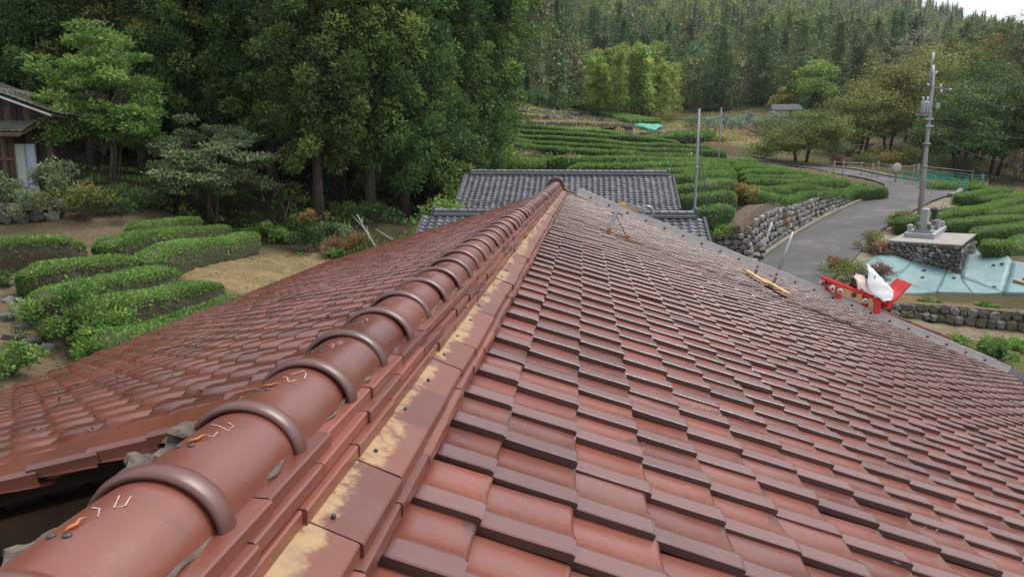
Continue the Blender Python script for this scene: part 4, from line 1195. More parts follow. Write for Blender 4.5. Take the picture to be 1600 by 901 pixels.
    mb = MB(); yy = Y-run*.86-.012
    mb.box(T(((x0+x1)/2, yy, zt-.35)), (L_-.5, .03, .5)); mb.build('plaster_band', M['white_wall'], b)
    mb = MB(); mb.tube(T((xs, Y-run-.05, rz-rise-.05)), T((xs+nc*.262, Y-run-.05, rz-rise-.05)), .045, n=8); mb.build('gutter', M['black'], b)
    for sg in (-1, 1):
        mb = MB(); xx = (x0 if sg < 0 else x1)
        yb = Y+back*.86; yf = Y-run*.86
        V = [T((xx-sg*.15, yf, zt)), T((xx-sg*.15, yb, zt)), T((xx-sg*.15, Y, rz-.2))]; d = Vector((-sg*.12, 0, 0))
        mb.add(V+[p+d for p in V], [(0, 1, 2), (5, 4, 3), (0, 3, 4, 1), (1, 4, 5, 2), (2, 5, 3, 0)]); mb.build('gable', M['wood_dark'], b)
    return b
grey_building('house', 'long grey tiled house with snow guards near its eaves, beyond the red ridge end', (737, 265.5), (1044, 265.5), 35.0, 3.25, 1.44, 3.2, 0, -4.4, True)
grey_building('shed', 'low grey tiled roof with a thick round capped ridge, half hidden below the red roof', (679, 325.5), (1087, 329.5), 25.0, 2.6, 1.18, 2.4, 9, -4.6)

# ------------------------------------------------------------------ weathered barn on the left
bx = Vector(at(105, 181, 26.0)); bg0 = gz(bx.x-2, 26.0)
barn = tag(empty('barn', (bx.x-2.5, 26.5, bg0)), 'dark weathered barn with mossy tiled roof and pale sliding door at the left edge', 'barn')
BB = Vector((bx.x-2.5, 26.5, bg0))
zr = at(0, 143, 26.0)[2]; x_r = at(0, 143, 26.0)[0]
tanb = (zr-bx.z)/(bx.x-x_r); rx = bx.x-6.2; rzb = bx.z+6.2*tanb
mo_t = tile_mat('mossy_grey_tile', (.055, .05, .04), (.12, .11, .09), (.075, .085, .04), .8, .5)
g = np.random.default_rng(8)
mb = MB()
for sgn in (1, -1):
    a = [Vector((rx, 25.5, rzb)), Vector((rx+sgn*6.2, 25.5, bx.z)), Vector((rx+sgn*6.2, 27.9, bx.z)), Vector((rx, 27.9, rzb))]
    a = [p-BB for p in a]; a = a if sgn > 0 else a[::-1]; dn = Vector((0, 0, -.07))
    mb.add(a+[p+dn for p in a], [(0, 1, 2, 3), (7, 6, 5, 4), (0, 4, 5, 1), (1, 5, 6, 2), (2, 6, 7, 3), (3, 7, 4, 0)])
mb.build('roof', M['wood_dark'], barn)
tt_ = mesh_np('roof_tile', KV, KF, [mo_t], smooth=KSM)
ang = math.atan(tanb)
for r in range(13):
    for c in range(9):
        s0 = 6.2/math.cos(ang)-.25-r*.235
        m = Matrix.Translation((rx+s0*math.cos(ang), 25.5+c*.262, rzb-s0*math.sin(ang)+.02)) @ Matrix.Rotation(ang, 4, 'Y') @ Matrix.Rotation(math.pi/2, 4, 'Z') @ Matrix.Translation((0, .0, 0))
        o = link('roof_tile', tt_, barn); o.matrix_local = Matrix.Translation(-BB) @ m @ Matrix.Rotation(g.normal()*.02, 4, 'X')
mb = MB(); mb.path([Vector((rx+1.5, 25.44, rzb-1.5*tanb-.10))-BB, Vector((rx+6.0, 25.44, bx.z+.2*tanb-.10))-BB], .045, 4, sm=False); mb.build('bargeboard', M['pole'], barn)
for k in range(22):                                                # board cladding of the gable
    x = bx.x-1.0-.26*k; top = bx.z + (bx.x-x)*tanb - .16
    mb = MB(); mb.box(Vector((x, 26.25+g.normal()*.008, (bg0+top)/2))-BB, (.25, .03, top-bg0)); mb.build('wall_board', M['wood_dark'] if k % 3 else M['wood_mid'], barn)
mb = MB(); mb.box(Vector((bx.x-1.0, 26.9, (bg0+bx.z)/2-.15))-BB, (.06, 1.3, bx.z-bg0-.3)); mb.build('wall', M['wood_dark'], barn)
mb = MB(); mb.box(Vector((rx, 27.0, (bg0+bx.z)/2-.1))-BB, (10, 1.2, bx.z-bg0-.2)); mb.build('wall', M['wood_dark'], barn)
zb0 = at(30, 305, 26.0)[2]
for k, (xa, xb_, mm_) in enumerate(((18, 36, (.58, .60, .55)), (36, 53, (.44, .50, .60)))):
    A_, B_ = at(xa, 225, 26.0), at(xb_, 225, 26.0)
    mb = MB(); mb.box(Vector(((A_[0]+B_[0])/2, 26.12-.06*k, (A_[2]+zb0)/2))-BB, (B_[0]-A_[0]-.02, .03, A_[2]-zb0), bev=.004)
    d_ = mb.build('door_panel', simple('door_panel_paint', mm_, tuple(x*.8 for x in mm_), .6, 3), barn)
    if k: d_['label'] = 'bluish door panel'
    else: d_['label'] = 'cream door panel'
    fr_ = MB()
    for q in (-1, 1): fr_.box(Vector(((A_[0]+B_[0])/2+q*(B_[0]-A_[0]-.05)/2, 26.095-.06*k, (A_[2]+zb0)/2))-BB, (.035, .02, A_[2]-zb0))
    fr_.build('door_stile', M['pole_steel'], d_)
mb = MB(); mb.box(Vector((at(30, 305, 26)[0], 26.0, zb0-.06))-BB, (1.5, .4, .10)); mb.build('door_step', M['concrete'], barn)
cz_ = at(0, 205, 25.4)
mb = MB()
cx0, cx1 = at(-60, 200, 25.4)[0], at(36, 214, 25.4)[0]
Vv = [Vector((cx0, 26.25, cz_[2]+.40)), Vector((cx1+.25, 26.25, cz_[2]+.40)), Vector((cx1, 25.2, cz_[2]-.12)), Vector((cx0, 25.2, cz_[2]-.12))]; Vv = [p-BB for p in Vv]; dn = Vector((0, 0, -.08))
mb.add(Vv+[p+dn for p in Vv], [(3, 2, 1, 0), (4, 5, 6, 7), (0, 1, 5, 4), (1, 2, 6, 5), (2, 3, 7, 6), (3, 0, 4, 7)]); mb.build('canopy', M['wood_mid'], barn)
a2 = math.atan2(.52, 1.05)
for r in range(4):
    for c in range(8):
        m = Matrix.Translation((cx1+.05-(c+1)*.262, 26.22-r*.235*math.cos(a2), cz_[2]+.41-r*.235*math.sin(a2))) @ Matrix.Rotation(a2, 4, 'X')
        o = link('roof_tile', tt_, barn); o.matrix_local = Matrix.Translation(-BB) @ m
mb = MB(); mb.box(Vector((at(8, 250, 25.5)[0], 25.5, (zb0+cz_[2])/2-.1))-BB, (.13, .13, cz_[2]-zb0)); mb.box(Vector((at(4, 248, 25.4)[0], 25.4, at(4, 248, 25.4)[2]))-BB, (.9, .10, .09)); mb.build('canopy_post', M['wood_mid'], barn)

# ------------------------------------------------------------------ stone walls
stone_me = []
def hull_stone(seed):
    import bmesh
    g8 = np.random.default_rng(seed); bm = bmesh.new()
    for q in range(26):
        u = g8.normal(size=3); u /= np.linalg.norm(u); u = np.sign(u)*np.abs(u)**.62; u /= max(1, np.abs(u).max())
        bm.verts.new(u*np.array([.52, .42, .50])*(.82+.22*g8.random()))
    r = bmesh.ops.convex_hull(bm, input=bm.verts)
    bmesh.ops.delete(bm, geom=[v for v in bm.verts if not v.link_faces], context='VERTS')
    me = bpy.data.meshes.new('stone'); bm.to_mesh(me); bm.free(); return me
for k in range(12):
    stone_me.append(hull_stone(50+k))
def stone_set(mats): 
    r = []
    for k, me_ in enumerate(stone_me):
        c = me_.copy(); c.materials.append(mats[k % len(mats)]); r.append(c)
    return r
SET_A = stone_set([M['stone'], M['stone_pale'], M['stone'], M['stone_dark']])
SET_B = stone_set([M['stone_dark'], M['stone'], M['stone_dark'], M['stone_pale'], M['stone_dark']])
SET_C = stone_set([M['stone_dark'], M['stone'], M['stone_dark']])
def stone_wall(name, label, bot, top, size, st, depth=.5, cap=None, seed=0, parent=None, limit=300, core=None):
    """dry stone face between a bottom line and a top line (lists of world points)"""
    g = np.random.default_rng(seed)
    bot = [Vector(p) for p in bot]; top = [Vector(p) for p in top]
    base = bot[0].copy()
    w = parent or tag(empty(name, base), label, 'stone wall')
    if parent is not None: base = parent.location.copy()
    lens = [0]
    for a, b in zip(bot[:-1], bot[1:]): lens.append(lens[-1]+(b-a).length)
    def lerp(L_, u):
        s_ = u*lens[-1]
        for i in range(len(L_)-1):
            if s_ <= lens[i+1] or i == len(L_)-2:
                t = (s_-lens[i])/(lens[i+1]-lens[i]); return L_[i].lerp(L_[i+1], t)
    mb = MB(); n = 24; V = []
    fdir = None
    for i in range(n+1):
        u = i/n; a, b = lerp(bot, u), lerp(top, u)
        t = (lerp(bot, min(1, u+.03))-lerp(bot, max(0, u-.03))); nn = Vector((t.y, -t.x, 0)).normalized()   # faces right of travel
        ins = nn*(-size*.22)
        V += [a+ins-base, b+ins-base, b-nn*depth-base, a-nn*depth-base]
    mb.add(V, [(4*i+k, 4*i+(k+1) % 4, 4*(i+1)+(k+1) % 4, 4*(i+1)+k) for i in range(n) for k in range(4)] + [(0, 3, 2, 1), tuple(4*n+k for k in range(4))])
    mb.build('wall_core', M['gap'] if core is None else core, w)
    cnt = 0; rows = max(1, int(round(max((b-a).length for a, b in zip(bot, top))/(size*.80))))
    for r in range(rows):
        u = g.random()*.5*size/lens[-1]
        while u < 1:
            s_ = size*(.75+.55*g.random())
            uu = u+.5*s_/lens[-1]
            if uu >= 1: break
            a, b = lerp(bot, uu), lerp(top, uu); h = (b-a).length
            v = (r+.5)/rows
            hh = h/rows
            if hh > size*.30 or r % 3 == 0:
                t = (lerp(bot, min(1, uu+.02))-lerp(bot, max(0, uu-.02))).normalized(); nn = Vector((t.y, -t.x, 0)).normalized(); up = (b-a).normalized() if h > .01 else Vector((0, 0, 1))
                p = a.lerp(b, v) + up*g.normal()*size*.05 + nn*g.normal()*size*.04
                R_ = Matrix((t, -nn, t.cross(-nn))).transposed().to_4x4()
                m = Matrix.Translation(p-base) @ R_ @ Matrix.Rotation(g.normal()*.22, 4, 'Y') @ Matrix.Diagonal((s_*.98, size*.8, max(hh, size*.5)*(.95+.2*g.random()), 1))
                if cnt < limit: link('stone', st[int(g.integers(len(st)))], w, m); cnt += 1
            u += s_*.93/lens[-1]
    return w
# retaining wall under the tea rows, beside the road
idx = list(range(14, 46, 3))
bot = []; top = []
_prof = [1.95, 2.0, 2.05, 2.0, 1.9, 1.8, 1.65, 1.45, 1.2, .95, .6]
for j, i in enumerate(idx):
    o = ROAD_W[i]+.42; h = np.interp(j/(len(idx)-1), np.linspace(0, 1, len(_prof)), _prof)
    b = Vector((ROAD[i, 0]+RN[i, 0]*o, ROAD[i, 1]+RN[i, 1]*o, ROAD[i, 2]-.05)); bot.append(b)
    o2 = o+.30*h; zt = max(gz(ROAD[i, 0]+RN[i, 0]*(ROAD_W[i]+2.3), ROAD[i, 1]+RN[i, 1]*(ROAD_W[i]+2.3)), b.z+.25)
    top.append(Vector((ROAD[i, 0]+RN[i, 0]*o2, ROAD[i, 1]+RN[i, 1]*o2, .5*zt+.5*(b.z+h))))
c0 = Vector(on_ground(1142, 372)); c1 = Vector(on_ground(1165, 330))
bot = [Vector((bot[0].x-2.6, bot[0].y+1.2, bot[0].z-.15)), ] + bot; top = [Vector((bot[0].x-.2, bot[0].y+.5, top[0].z-.5))] + top
stone_wall('retaining_wall', 'tall grey retaining wall of fitted stones along the road below the tea rows', bot, top, .40, SET_A, .8, seed=3, core=M['soil'])
# lower field wall on the right
bot = [on_ground(x, y) for x, y in ((1385, 494), (1440, 500), (1500, 508), (1560, 515), (1680, 528))]
top = [Vector(p)+Vector((.0, .25, h)) for p, h in zip(bot, (.40, .52, .60, .62, .62))]
stone_wall('field_wall', 'mossy dry stone wall between the soil strip and the lower path', bot, top, .34, stone_set([M['stone_moss'], M['stone_dark'], M['stone'], M['stone_moss']]), .5, seed=5, core=M['soil'])
bot = [on_ground(x, y) for x, y in ((-30, 352), (30, 350), (75, 346), (100, 341))]
top = [Vector(p)+Vector((0, .3, .75)) for p in bot]
stone_wall('barn_terrace_wall', 'rough wall of large grey boulders below the white barn door', bot, top, .48, SET_C, .8, seed=6)
for k, (px, py, s_) in enumerate(((8, 447, .35), (14, 470, .30), (22, 488, .28), (5, 500, .42), (30, 470, .22), (18, 528, .3), (50, 538, .42), (75, 545, .3), (38, 512, .25))):
    p = on_ground(px, py); m = Matrix.Translation(Vector(p)+Vector((0, 0, s_*.02))) @ Matrix.Rotation(k*1.3, 4, 'Z') @ Matrix.Diagonal((s_*1.2, s_, s_*.75, 1))
    o = link('boulder', SET_C[k % 8], None, m); tag(o, 'grey boulder lying on bare soil at the left edge of the tea garden', 'boulder', 'boulders along the left garden edge')

# ------------------------------------------------------------------ family grave on its stone platform
ZT = -2.88
FL, FR, BR_, BL = [Vector(on_z(*p, ZT)) for p in ((1389, 375.5), (1502, 382.5), (1525, 365.5), (1420, 361))]
pf = tag(empty('grave_platform', (FL+FR)/2-Vector((0, 0, 1.2))), 'raised grave platform of dark field stones with a pale concrete top', 'platform')
PB = pf.location.copy()
zb_ = [gz(p.x, p.y)-.15 for p in (FL, FR, BR_, BL)]
ctr = (FL+FR+BR_+BL)/4
mb = MB(); a = [p.lerp(ctr, -.012) for p in (FL, FR, BR_, BL)]
mb.add([p-PB for p in a]+[p-PB-Vector((0, 0, .065)) for p in a], [(0, 1, 2, 3), (7, 6, 5, 4), (0, 4, 5, 1), (1, 5, 6, 2), (2, 6, 7, 3), (3, 7, 4, 0)]); mb.build('concrete_top', M['concrete'], pf)
dz = Vector((0, 0, -.07))
for A_, B_, za, zb2, sd, lim in ((FL, FR, zb_[0], zb_[1]-.1, 1, 120), (FR, BR_, zb_[1]-.1, zb_[2], 2, 178)):
    stone_wall('', '', [Vector((A_.x, A_.y, za)), Vector((A_.x*.5+B_.x*.5, A_.y*.5+B_.y*.5, (za+zb2)/2)), Vector((B_.x, B_.y, zb2))], [A_+dz, (A_+B_)/2+dz, B_+dz], .23, SET_B, .9, seed=sd, parent=pf, limit=lim)
def gp(px, py): return Vector(on_z(px, py, ZT))
# granite kerb
K = [gp(1415, 370.5), gp(1457, 373.5), gp(1476, 359.5), gp(1438, 357)]
gk = tag(empty('grave_kerb', (K[0]+K[2])/2), 'rectangular grey granite kerb round the gravestones on the platform', 'grave kerb'); GB = gk.location.copy()
for i in range(4):
    a, b = K[i], K[(i+1) % 4]; d = (b-a); u_ = d.normalized(); R_ = Matrix((u_, Vector((0, 0, 1)).cross(u_), Vector((0, 0, 1)))).transposed()
    mb = MB(); mb.box((a+b)/2+Vector((0, 0, .11))-GB, (d.length-(.17 if i % 2 else -.13), .15, .22), R_, bev=.008); mb.build('kerb_stone', M['granite'], gk)
mb = MB(); a = [p-GB+Vector((0, 0, .04)) for p in K]; mb.add(a+[p-Vector((0, 0, .05)) for p in a], [(0, 1, 2, 3), (7, 6, 5, 4), (0, 4, 5, 1), (1, 5, 6, 2), (2, 6, 7, 3), (3, 7, 4, 0)]); mb.build('gravel_bed', M['stone_pale'], gk)
ku = (K[1]-K[0]).normalized(); kv = (K[3]-K[0]).normalized(); RZ = Matrix((ku, Vector((0, 0, 1)).cross(ku), Vector((0, 0, 1)))).transposed()
LU, LV_ = (K[1]-K[0]).length, (K[3]-K[0]).length
def gpos(u, v): return K[0] + ku*LU*u + kv*LV_*v + Vector((0, 0, .04))
def grave(label, u, v, tiers, mat, cap=0.0):
    p = gpos(u, v); gvo = tag(empty('gravestone', p), label, 'gravestone'); z = 0
    for i, (w, d, h) in enumerate(tiers):
        mb = MB()
        if i == len(tiers)-1 and cap:
            mb.box((0, 0, z+h/2), (w, d, h), RZ, bev=.006); mb.lathe((0, 0, z+h), [(w*.68, 0), (w*.5, cap*.5), (w*.2, cap*.9), (.01, cap)], 4, RZ @ Matrix.Rotation(math.pi/4, 3, 'Z'), sm=False)
        else: mb.box((0, 0, z+h/2), (w, d, h), RZ, bev=.012)
        mb.build('shaft' if i == len(tiers)-1 else 'plinth', M[mat], gvo); z += h
    return gvo
def vase(label, u, v):
    p = gpos(u, v); o = tag(empty('flower_vase', p), label, 'flower vase')
    mb = MB(); mb.lathe((0, 0, 0), [(.05, 0), (.055, .1), (.04, .2), (.055, .26)], 12); mb.build('vase', M['granite'], o)
    b_ = bush(5, .14, .38, 90, .08); o2 = link('flowers', mesh_np('flowers', b_[1][0]+np.array([0, 0, .22]), b_[1][1], [M['darkleaf']], b_[1][2]), o)
g1 = grave('tallest grey gravestone with stacked plinths in the middle of the grave plot', .50, .30, [(.95, .80, .20), (.70, .60, .22), (.48, .42, .16), (.30, .30, .62)], 'granite', .06)
grave('broad grey upright gravestone left of the tallest one', .22, .55, [(.50, .4, .15), (.36, .26, .62)], 'granite_dark')
grave('short pale post at the front left corner of the grave plot', .06, .12, [(.18, .18, .42), (.22, .22, .06)], 'granite', .05)
grave('dark brown lantern stone rising behind the tallest gravestone', .60, .85, [(.34, .34, .30), (.22, .22, .62), (.42, .42, .12)], 'granite_black', .14)
grave('weathered gravestone to the right of the tallest one', .72, .55, [(.42, .36, .16), (.28, .26, .44)], 'granite_dark')
grave('small gravestone with white top near the right kerb', .84, .62, [(.36, .30, .12), (.22, .22, .50)], 'granite')
grave('lowest gravestone at the far right corner of the plot', .93, .86, [(.3, .3, .10), (.20, .20, .34)], 'granite', .04)
vase('dark green flowers in a grey vase before the tallest gravestone', .74, .20); vase('flower vase standing left of the tallest gravestone', .30, .18)

# ------------------------------------------------------------------ pale blue sheets on the field
def patch(name, cs, nu, nv, dz, mat, parent, origin, wob=.02, seed=0):
    cs = [np.array(on_ground(*c, .02)) for c in cs]; g = np.random.default_rng(seed)
    U, Vv = np.meshgrid(np.linspace(0, 1, nu), np.linspace(0, 1, nv), indexing='ij')
    P = (cs[0][None, None]*((1-U)*(1-Vv))[..., None] + cs[1][None, None]*(U*(1-Vv))[..., None] + cs[2][None, None]*(U*Vv)[..., None] + cs[3][None, None]*((1-U)*Vv)[..., None])
    P[..., 2] = ground(P[..., 0].ravel(), P[..., 1].ravel()).reshape(U.shape) + dz
    P[..., 2] += wob*(np.abs(np.sin(U*9+seed)*np.cos(Vv*7+U*4))+.4*g.random(U.shape))
    n = nu*nv; i = np.arange(n).reshape(nu, nv)
    B = P.copy(); B[..., 2] -= .12
    V = np.concatenate([P.reshape(-1, 3), B.reshape(-1, 3)])-np.array(origin)
    Q = np.column_stack([i[:-1, :-1].ravel(), i[1:, :-1].ravel(), i[1:, 1:].ravel(), i[:-1, 1:].ravel()])
    ed = []
    for a in (i[0, :][::-1], i[-1, :], i[:, 0], i[:, -1][::-1]):
        for p, q in zip(a[:-1], a[1:]): ed.append((p, q, q+n, p+n))
    return link(name, mesh_np(name, V, np.concatenate([Q[:, ::-1], np.array(ed)]), [mat], smooth=True), parent)
t0 = on_ground(1450, 440)
tp_ = tag(empty('ground_sheet', t0), 'pale blue weed control sheets pinned over the field below the grave', 'ground sheet')
for k, cs in enumerate(([(1358, 452), (1330, 430), (1366, 402), (1398, 432)], [(1366, 402), (1388, 398), (1428, 411), (1398, 432)], [(1398, 432), (1428, 406), (1479, 420), (1463, 457)], [(1358, 452), (1398, 432), (1463, 457), (1400, 457)],
                        [(1463, 457), (1479, 424), (1503, 432), (1519, 459)], [(1500, 436), (1521, 384), (1582, 410), (1567, 459)], [(1519, 459), (1500, 436), (1567, 459), (1545, 460)], [(1567, 459), (1582, 410), (1660, 428), (1660, 460)])):
    patch('sheet', cs, 14, 10, .05+.005*k, M['tarp'], tp_, t0, .012, k)
g = np.random.default_rng(14)
for k, (px, py) in enumerate(((1443, 426), (1441, 437), (1490, 438), (1553, 452), (1552, 418), (1565, 416), (1600, 440))):
    p = on_ground(px, py); o = link('weight_stone', SET_B[k % 8], None, Matrix.Translation(Vector(p)+Vector((0, 0, .12))) @ Matrix.Diagonal((.17, .12, .09, 1)))
    tag(o, 'small dark stone weighing down the pale blue sheet', 'stone', 'stones weighing down the blue sheets')
p0, p1 = Vector(on_ground(1583, 437, .16)), Vector(on_ground(1640, 452, .16))
lg = tag(empty('pole_on_sheet', p0), 'pale bamboo pole lying on the blue sheet at the right edge', 'bamboo pole')
mb = MB(); mb.tube((0, 0, 0), p1-p0, .05, n=8); mb.build('bamboo_pole', M['pine'], lg)

# ------------------------------------------------------------------ poles and wires
def pole(label, base, H, r0, r1, mat, name='utility_pole'):
    o = tag(empty(name, base), label, 'utility pole')
    mb = MB(); mb.path([(0, 0, -.3), (0, 0, H*.33), (0, 0, H*.66), (0, 0, H)], [r0, r0+(r1-r0)*.33, r0+(r1-r0)*.66, r1], 12); mb.build('shaft', M[mat], o)
    for q in (.35, .68):
        mb = MB(); mb.lathe((0, 0, H*q), [(r0*.98, -.05), (r0*1.08, -.04), (r0*1.08, .04), (r0*.98, .05)], 12); mb.build('band', M['steel'], o)
    return o
pA = Vector(at(1085.5, 326, 29.5)); gA = gz(pA.x, pA.y); tA = at(1097, 170, 29.5)[2]
poleA = pole('slender blue grey steel pole rising behind the low grey roof', (pA.x, pA.y, gA), tA-gA, .065, .040, 'pole_steel')
pB = Vector(on_ground(1122, 269)); tB = at(1130, 168, pB.y)[2]
poleB = pole('slim steel pole standing among the tea rows beyond the first one', pB, tB-pB.z, .058, .04, 'pole_steel')
pC = Vector(on_ground(1437, 337)); tC = at(1459, 112, pC.y)[2]
poleC = pole('tall concrete utility pole with transformer and antenna beside the road bend', pC, tC-pC.z, .145, .075, 'pole')
def pc_pt(px, py, dy=0.0): return Vector(at(px, py, pC.y+dy))-pC
mb = MB(); mb.tube(pc_pt(1453, 140), pc_pt(1456.5, 86), .035, n=8); mb.build('antenna_mast', M['pole_steel'], poleC)
for a, b in ((82, 96), (102, 120)):
    mb = MB(); mb.tube(pc_pt(1457.5, b), pc_pt(1458.5, a), .065, n=10); mb.build('antenna', M['ceramic'], poleC)
mb = MB(); a, b = pc_pt(1449, 133), pc_pt(1488, 141, -.7); mb.box((a+b)/2, ((b-a).length, .065, .065), Matrix(((b-a).normalized(), Vector((0, 0, 1)).cross((b-a).normalized()), Vector((0, 0, 1)))).transposed()); mb.build('crossarm', M['steel'], poleC)
for px, py in ((1470, 133.5), (1485, 140), (1471, 142), (1450, 132), (1463, 113)):
    mb = MB(); mb.lathe(pc_pt(px, py, -.2), [(.035, -.08), (.065, -.05), (.04, -.02), (.065, .02), (.035, .06)], 10); mb.build('insulator', M['ceramic'], poleC)
mb = MB(); q = pc_pt(1445, 167, -.15); mb.lathe(q, [(.19, -.34), (.21, -.31), (.21, .26), (.17, .32)], 16)
for s_ in (-.16, 0, .16): mb.box(q+Vector((s_, -.26, -.05)), (.05, .12, .55))
mb.build('transformer', M['transformer'], poleC)
for dx in (-.12, .12):
    mb = MB(); mb.lathe(q+Vector((dx, 0, .46)), [(.05, -.08), (.06, -.03), (.04, .02), (.055, .05), (.03, .10)], 8); mb.build('bushing', M['ceramic'], poleC)
mb = MB(); a = pc_pt(1452, 178); mb.box(a+Vector((-.35, 0, -.02)), (.75, .10, .09)); mb.box(pc_pt(1456, 165)+Vector((.25, -.1, 0)), (.22, .2, .30)); mb.build('bracket', M['steel'], poleC)
for py in (186, 197):
    mb = MB(); mb.box(pc_pt(1451, py)+Vector((0, -.12, 0)), (.42, .10, .11)); mb.build('cable_box', M['transformer'], poleC)
mb = MB(); a = pc_pt(1447.5, 225); mb.lathe(a, [(.17, -.06), (.21, -.05), (.21, .05), (.17, .06)], 12); mb.build('band', M['steel'], poleC)
def wire(label, a, b, sag_, r=.012, mat='wire', group='overhead wires'):
    a, b = Vector(a), Vector(b); pts = []
    for t in np.linspace(0, 1, 22):
        p = a.lerp(b, t); p.z -= sag_*4*t*(1-t); pts.append(p-a)
    o = tag(empty('overhead_wire', a), label, 'wire', group); mb = MB(); mb.path(pts, r, 5); mb.build('cable', M[mat], o); return o
wA = Vector((pA.x, pA.y, tA)); wB = Vector((pB.x, pB.y, tB)); wC = pC
wire('thick dark cable sagging across the dark green tree to the concrete pole', wB-Vector((0, 0, .5)), pC+pc_pt(1448, 203), 1.5, .022)
wire('thin dark wire slung between the concrete pole and the farther steel pole', wB, pC+pc_pt(1450, 136), 1.1, .010)
wire('thin wire joining the two slender steel poles', wA-Vector((0, 0, .3)), wB-Vector((0, 0, .2)), .35, .010)
wire('wire leaving the crossarm of the concrete pole to the right', pC+pc_pt(1485, 141), at(1680, 158, pC.y+6), .7, .010)
wire('wire leaving the top of the concrete pole to the right', pC+pc_pt(1460, 114), at(1680, 128, pC.y+8), .6, .010)
wire('pale guy wire from the steel pole top down to the bank', wA-Vector((0, 0, .7)), Vector(on_ground(1108, 352)), .0, .022, 'pole_steel', 'guy wires')
wire('thinner pale stay beside the nearer steel pole', wA-Vector((0, 0, 1.6)), Vector(on_ground(1101, 343)), .0, .014, 'pole_steel', 'guy wires')
wire('wire from the nearer steel pole over the grey roofs to the left', wA-Vector((0, 0, .4)), Vector(at(700, 150, 60)), .5, .012)
wire('slack cable from the concrete pole to the right picture edge', pC+pc_pt(1450, 205), at(1680, 250, pC.y-4), .8, .014)
wire('low wire crossing before the dark trees to the right', pC+pc_pt(1452, 190), at(1680, 205, pC.y+2), .6, .012)
p0, p1 = Vector(on_ground(1066, 256, .05)), Vector(on_ground(1081, 239, .2)); p1 = Vector(at(1081, 239, p0.y+.3))
gy_ = tag(empty('guy_guard', p0), 'bright yellow guy wire guard slanting up among the tea rows', 'guy guard')
mb = MB(); mb.tube((0, 0, 0), p1-p0, .06, n=8); mb.build('guard', M['yellow'], gy_)

# convex mirror, fence posts and green net by the bend
mp = Vector(on_ground(1399, 285)); mt = Vector(at(1401, 262, mp.y-.2))
cm_ = tag(empty('traffic_mirror', mp), 'round convex traffic mirror on a post at the road bend', 'traffic mirror')
mb = MB(); mb.tube((0, 0, -.2), (mt-mp)+Vector((0, .1, .3)), .045, n=8); mb.build('post', M['orange'], cm_)
mb = MB(); RX = Matrix.Rotation(math.pi/2+.15, 3, 'X') ; mb.lathe(mt-mp, [(.34, -.05), (.36, 0), (.36, .03), (.30, .055), (.01, .09)], 20, RX); mb.build('mirror_face', simple('orange_rimmed_mirror', (.55, .50, .46), (.42, .38, .34), .25, 2), cm_)
mb = MB(); ring = [Vector(mt-mp)+RX @ Vector((.36*math.cos(t), .36*math.sin(t), .01)) for t in np.linspace(0, 2*math.pi, 25)]; mb.path(ring, .03, 5, cap=False); mb.build('mirror_rim', M['orange'], cm_)
fpx = [(1302, 273, 255), (1316, 276, 256), (1345, 274, 257), (1362, 278, 260), (1371, 279, 257), (1390, 281, 261), (1399, 283, 262), (1426, 284, 262), (1433, 285, 261), (1518, 286, 270), (1534, 288, 276), (1541, 289, 285)]
f0 = on_ground(1340, 277)
fnc = tag(empty('pole_fence', f0), 'rough fence of pale wooden poles with a top rail along the upper road', 'fence')
tops = []
for px, yb, yt in fpx:
    b = Vector(on_ground(px, yb)); t = Vector(at(px+2.2, yt-2, b.y)); tops.append(t)
    mb = MB(); mb.tube(b-Vector(f0)-Vector((0, 0, .2)), t-Vector(f0)+Vector((0, 0, .15)), .045, .038, n=7); mb.build('post', M['deadwood'], fnc)
for a, b in zip(tops[:8], tops[1:9]):
    mb = MB(); mb.tube(a-Vector(f0), b-Vector(f0), .035, n=6); mb.build('rail', M['deadwood'], fnc)
mb = MB(); mb.tube(tops[8]-Vector(f0), tops[9]-Vector(f0), .03, n=6); mb.build('rail', M['deadwood'], fnc)
def net(label, pts, h, cell=.18, r=.008, rel=None):
    b0 = Vector(on_ground(*pts[0])); o = tag(empty('green_net', b0), label, 'net'); mb = MB()
    W_ = [Vector(on_ground(*p)) for p in pts]
    for a, b in zip(W_[:-1], W_[1:]):
        L_ = (b-a).length; n = max(2, int(L_/cell)); m = max(2, int(h/cell))
        for i in range(n):
            p = a.lerp(b, i/n)-b0; q = p+Vector((.02*math.sin(i*2.3), 0, h*(1+.07*math.sin(i*.7)))); mb.tube(p, q, r, n=3, cap=False, sm=False)
        for j in range(m+1):
            mb.path([a.lerp(b, t)-b0+Vector((0, 0, j*h/m*(1+.05*math.sin(t*9)))) for t in np.linspace(0, 1, 6)], r, 3, cap=False, sm=False)
    mb.build('mesh', M['net'], o)
net('long green net fence behind the road bend in front of the vegetable plot', [(1397, 285), (1420, 288), (1450, 292), (1480, 297), (1512, 302)], .85, .16, .016)
net('green net fence at the back of the vegetable plot', [(1440, 284), (1490, 286), (1540, 292)], .85, .2, .018)
b0 = Vector(on_ground(1556, 556)); o = tag(empty('green_net', b0), 'small bright green net hanging behind the lower end of the ladder', 'net')
a0, a1 = Vector(at(1562, 540, b0.y)), Vector(at(1571, 565, b0.y))
sheet('mesh', [[a0-b0+Vector((-.12, 0, .05)), a0-b0+Vector((.12, 0, 0))], [a1-b0+Vector((-.3, .1, .2)), a1-b0+Vector((.16, 0, .25))], [a1-b0+Vector((-.15, 0, -.3)), a1-b0+Vector((.12, 0, -.3))]], 12, 8, M['net'], o, wob=.03)

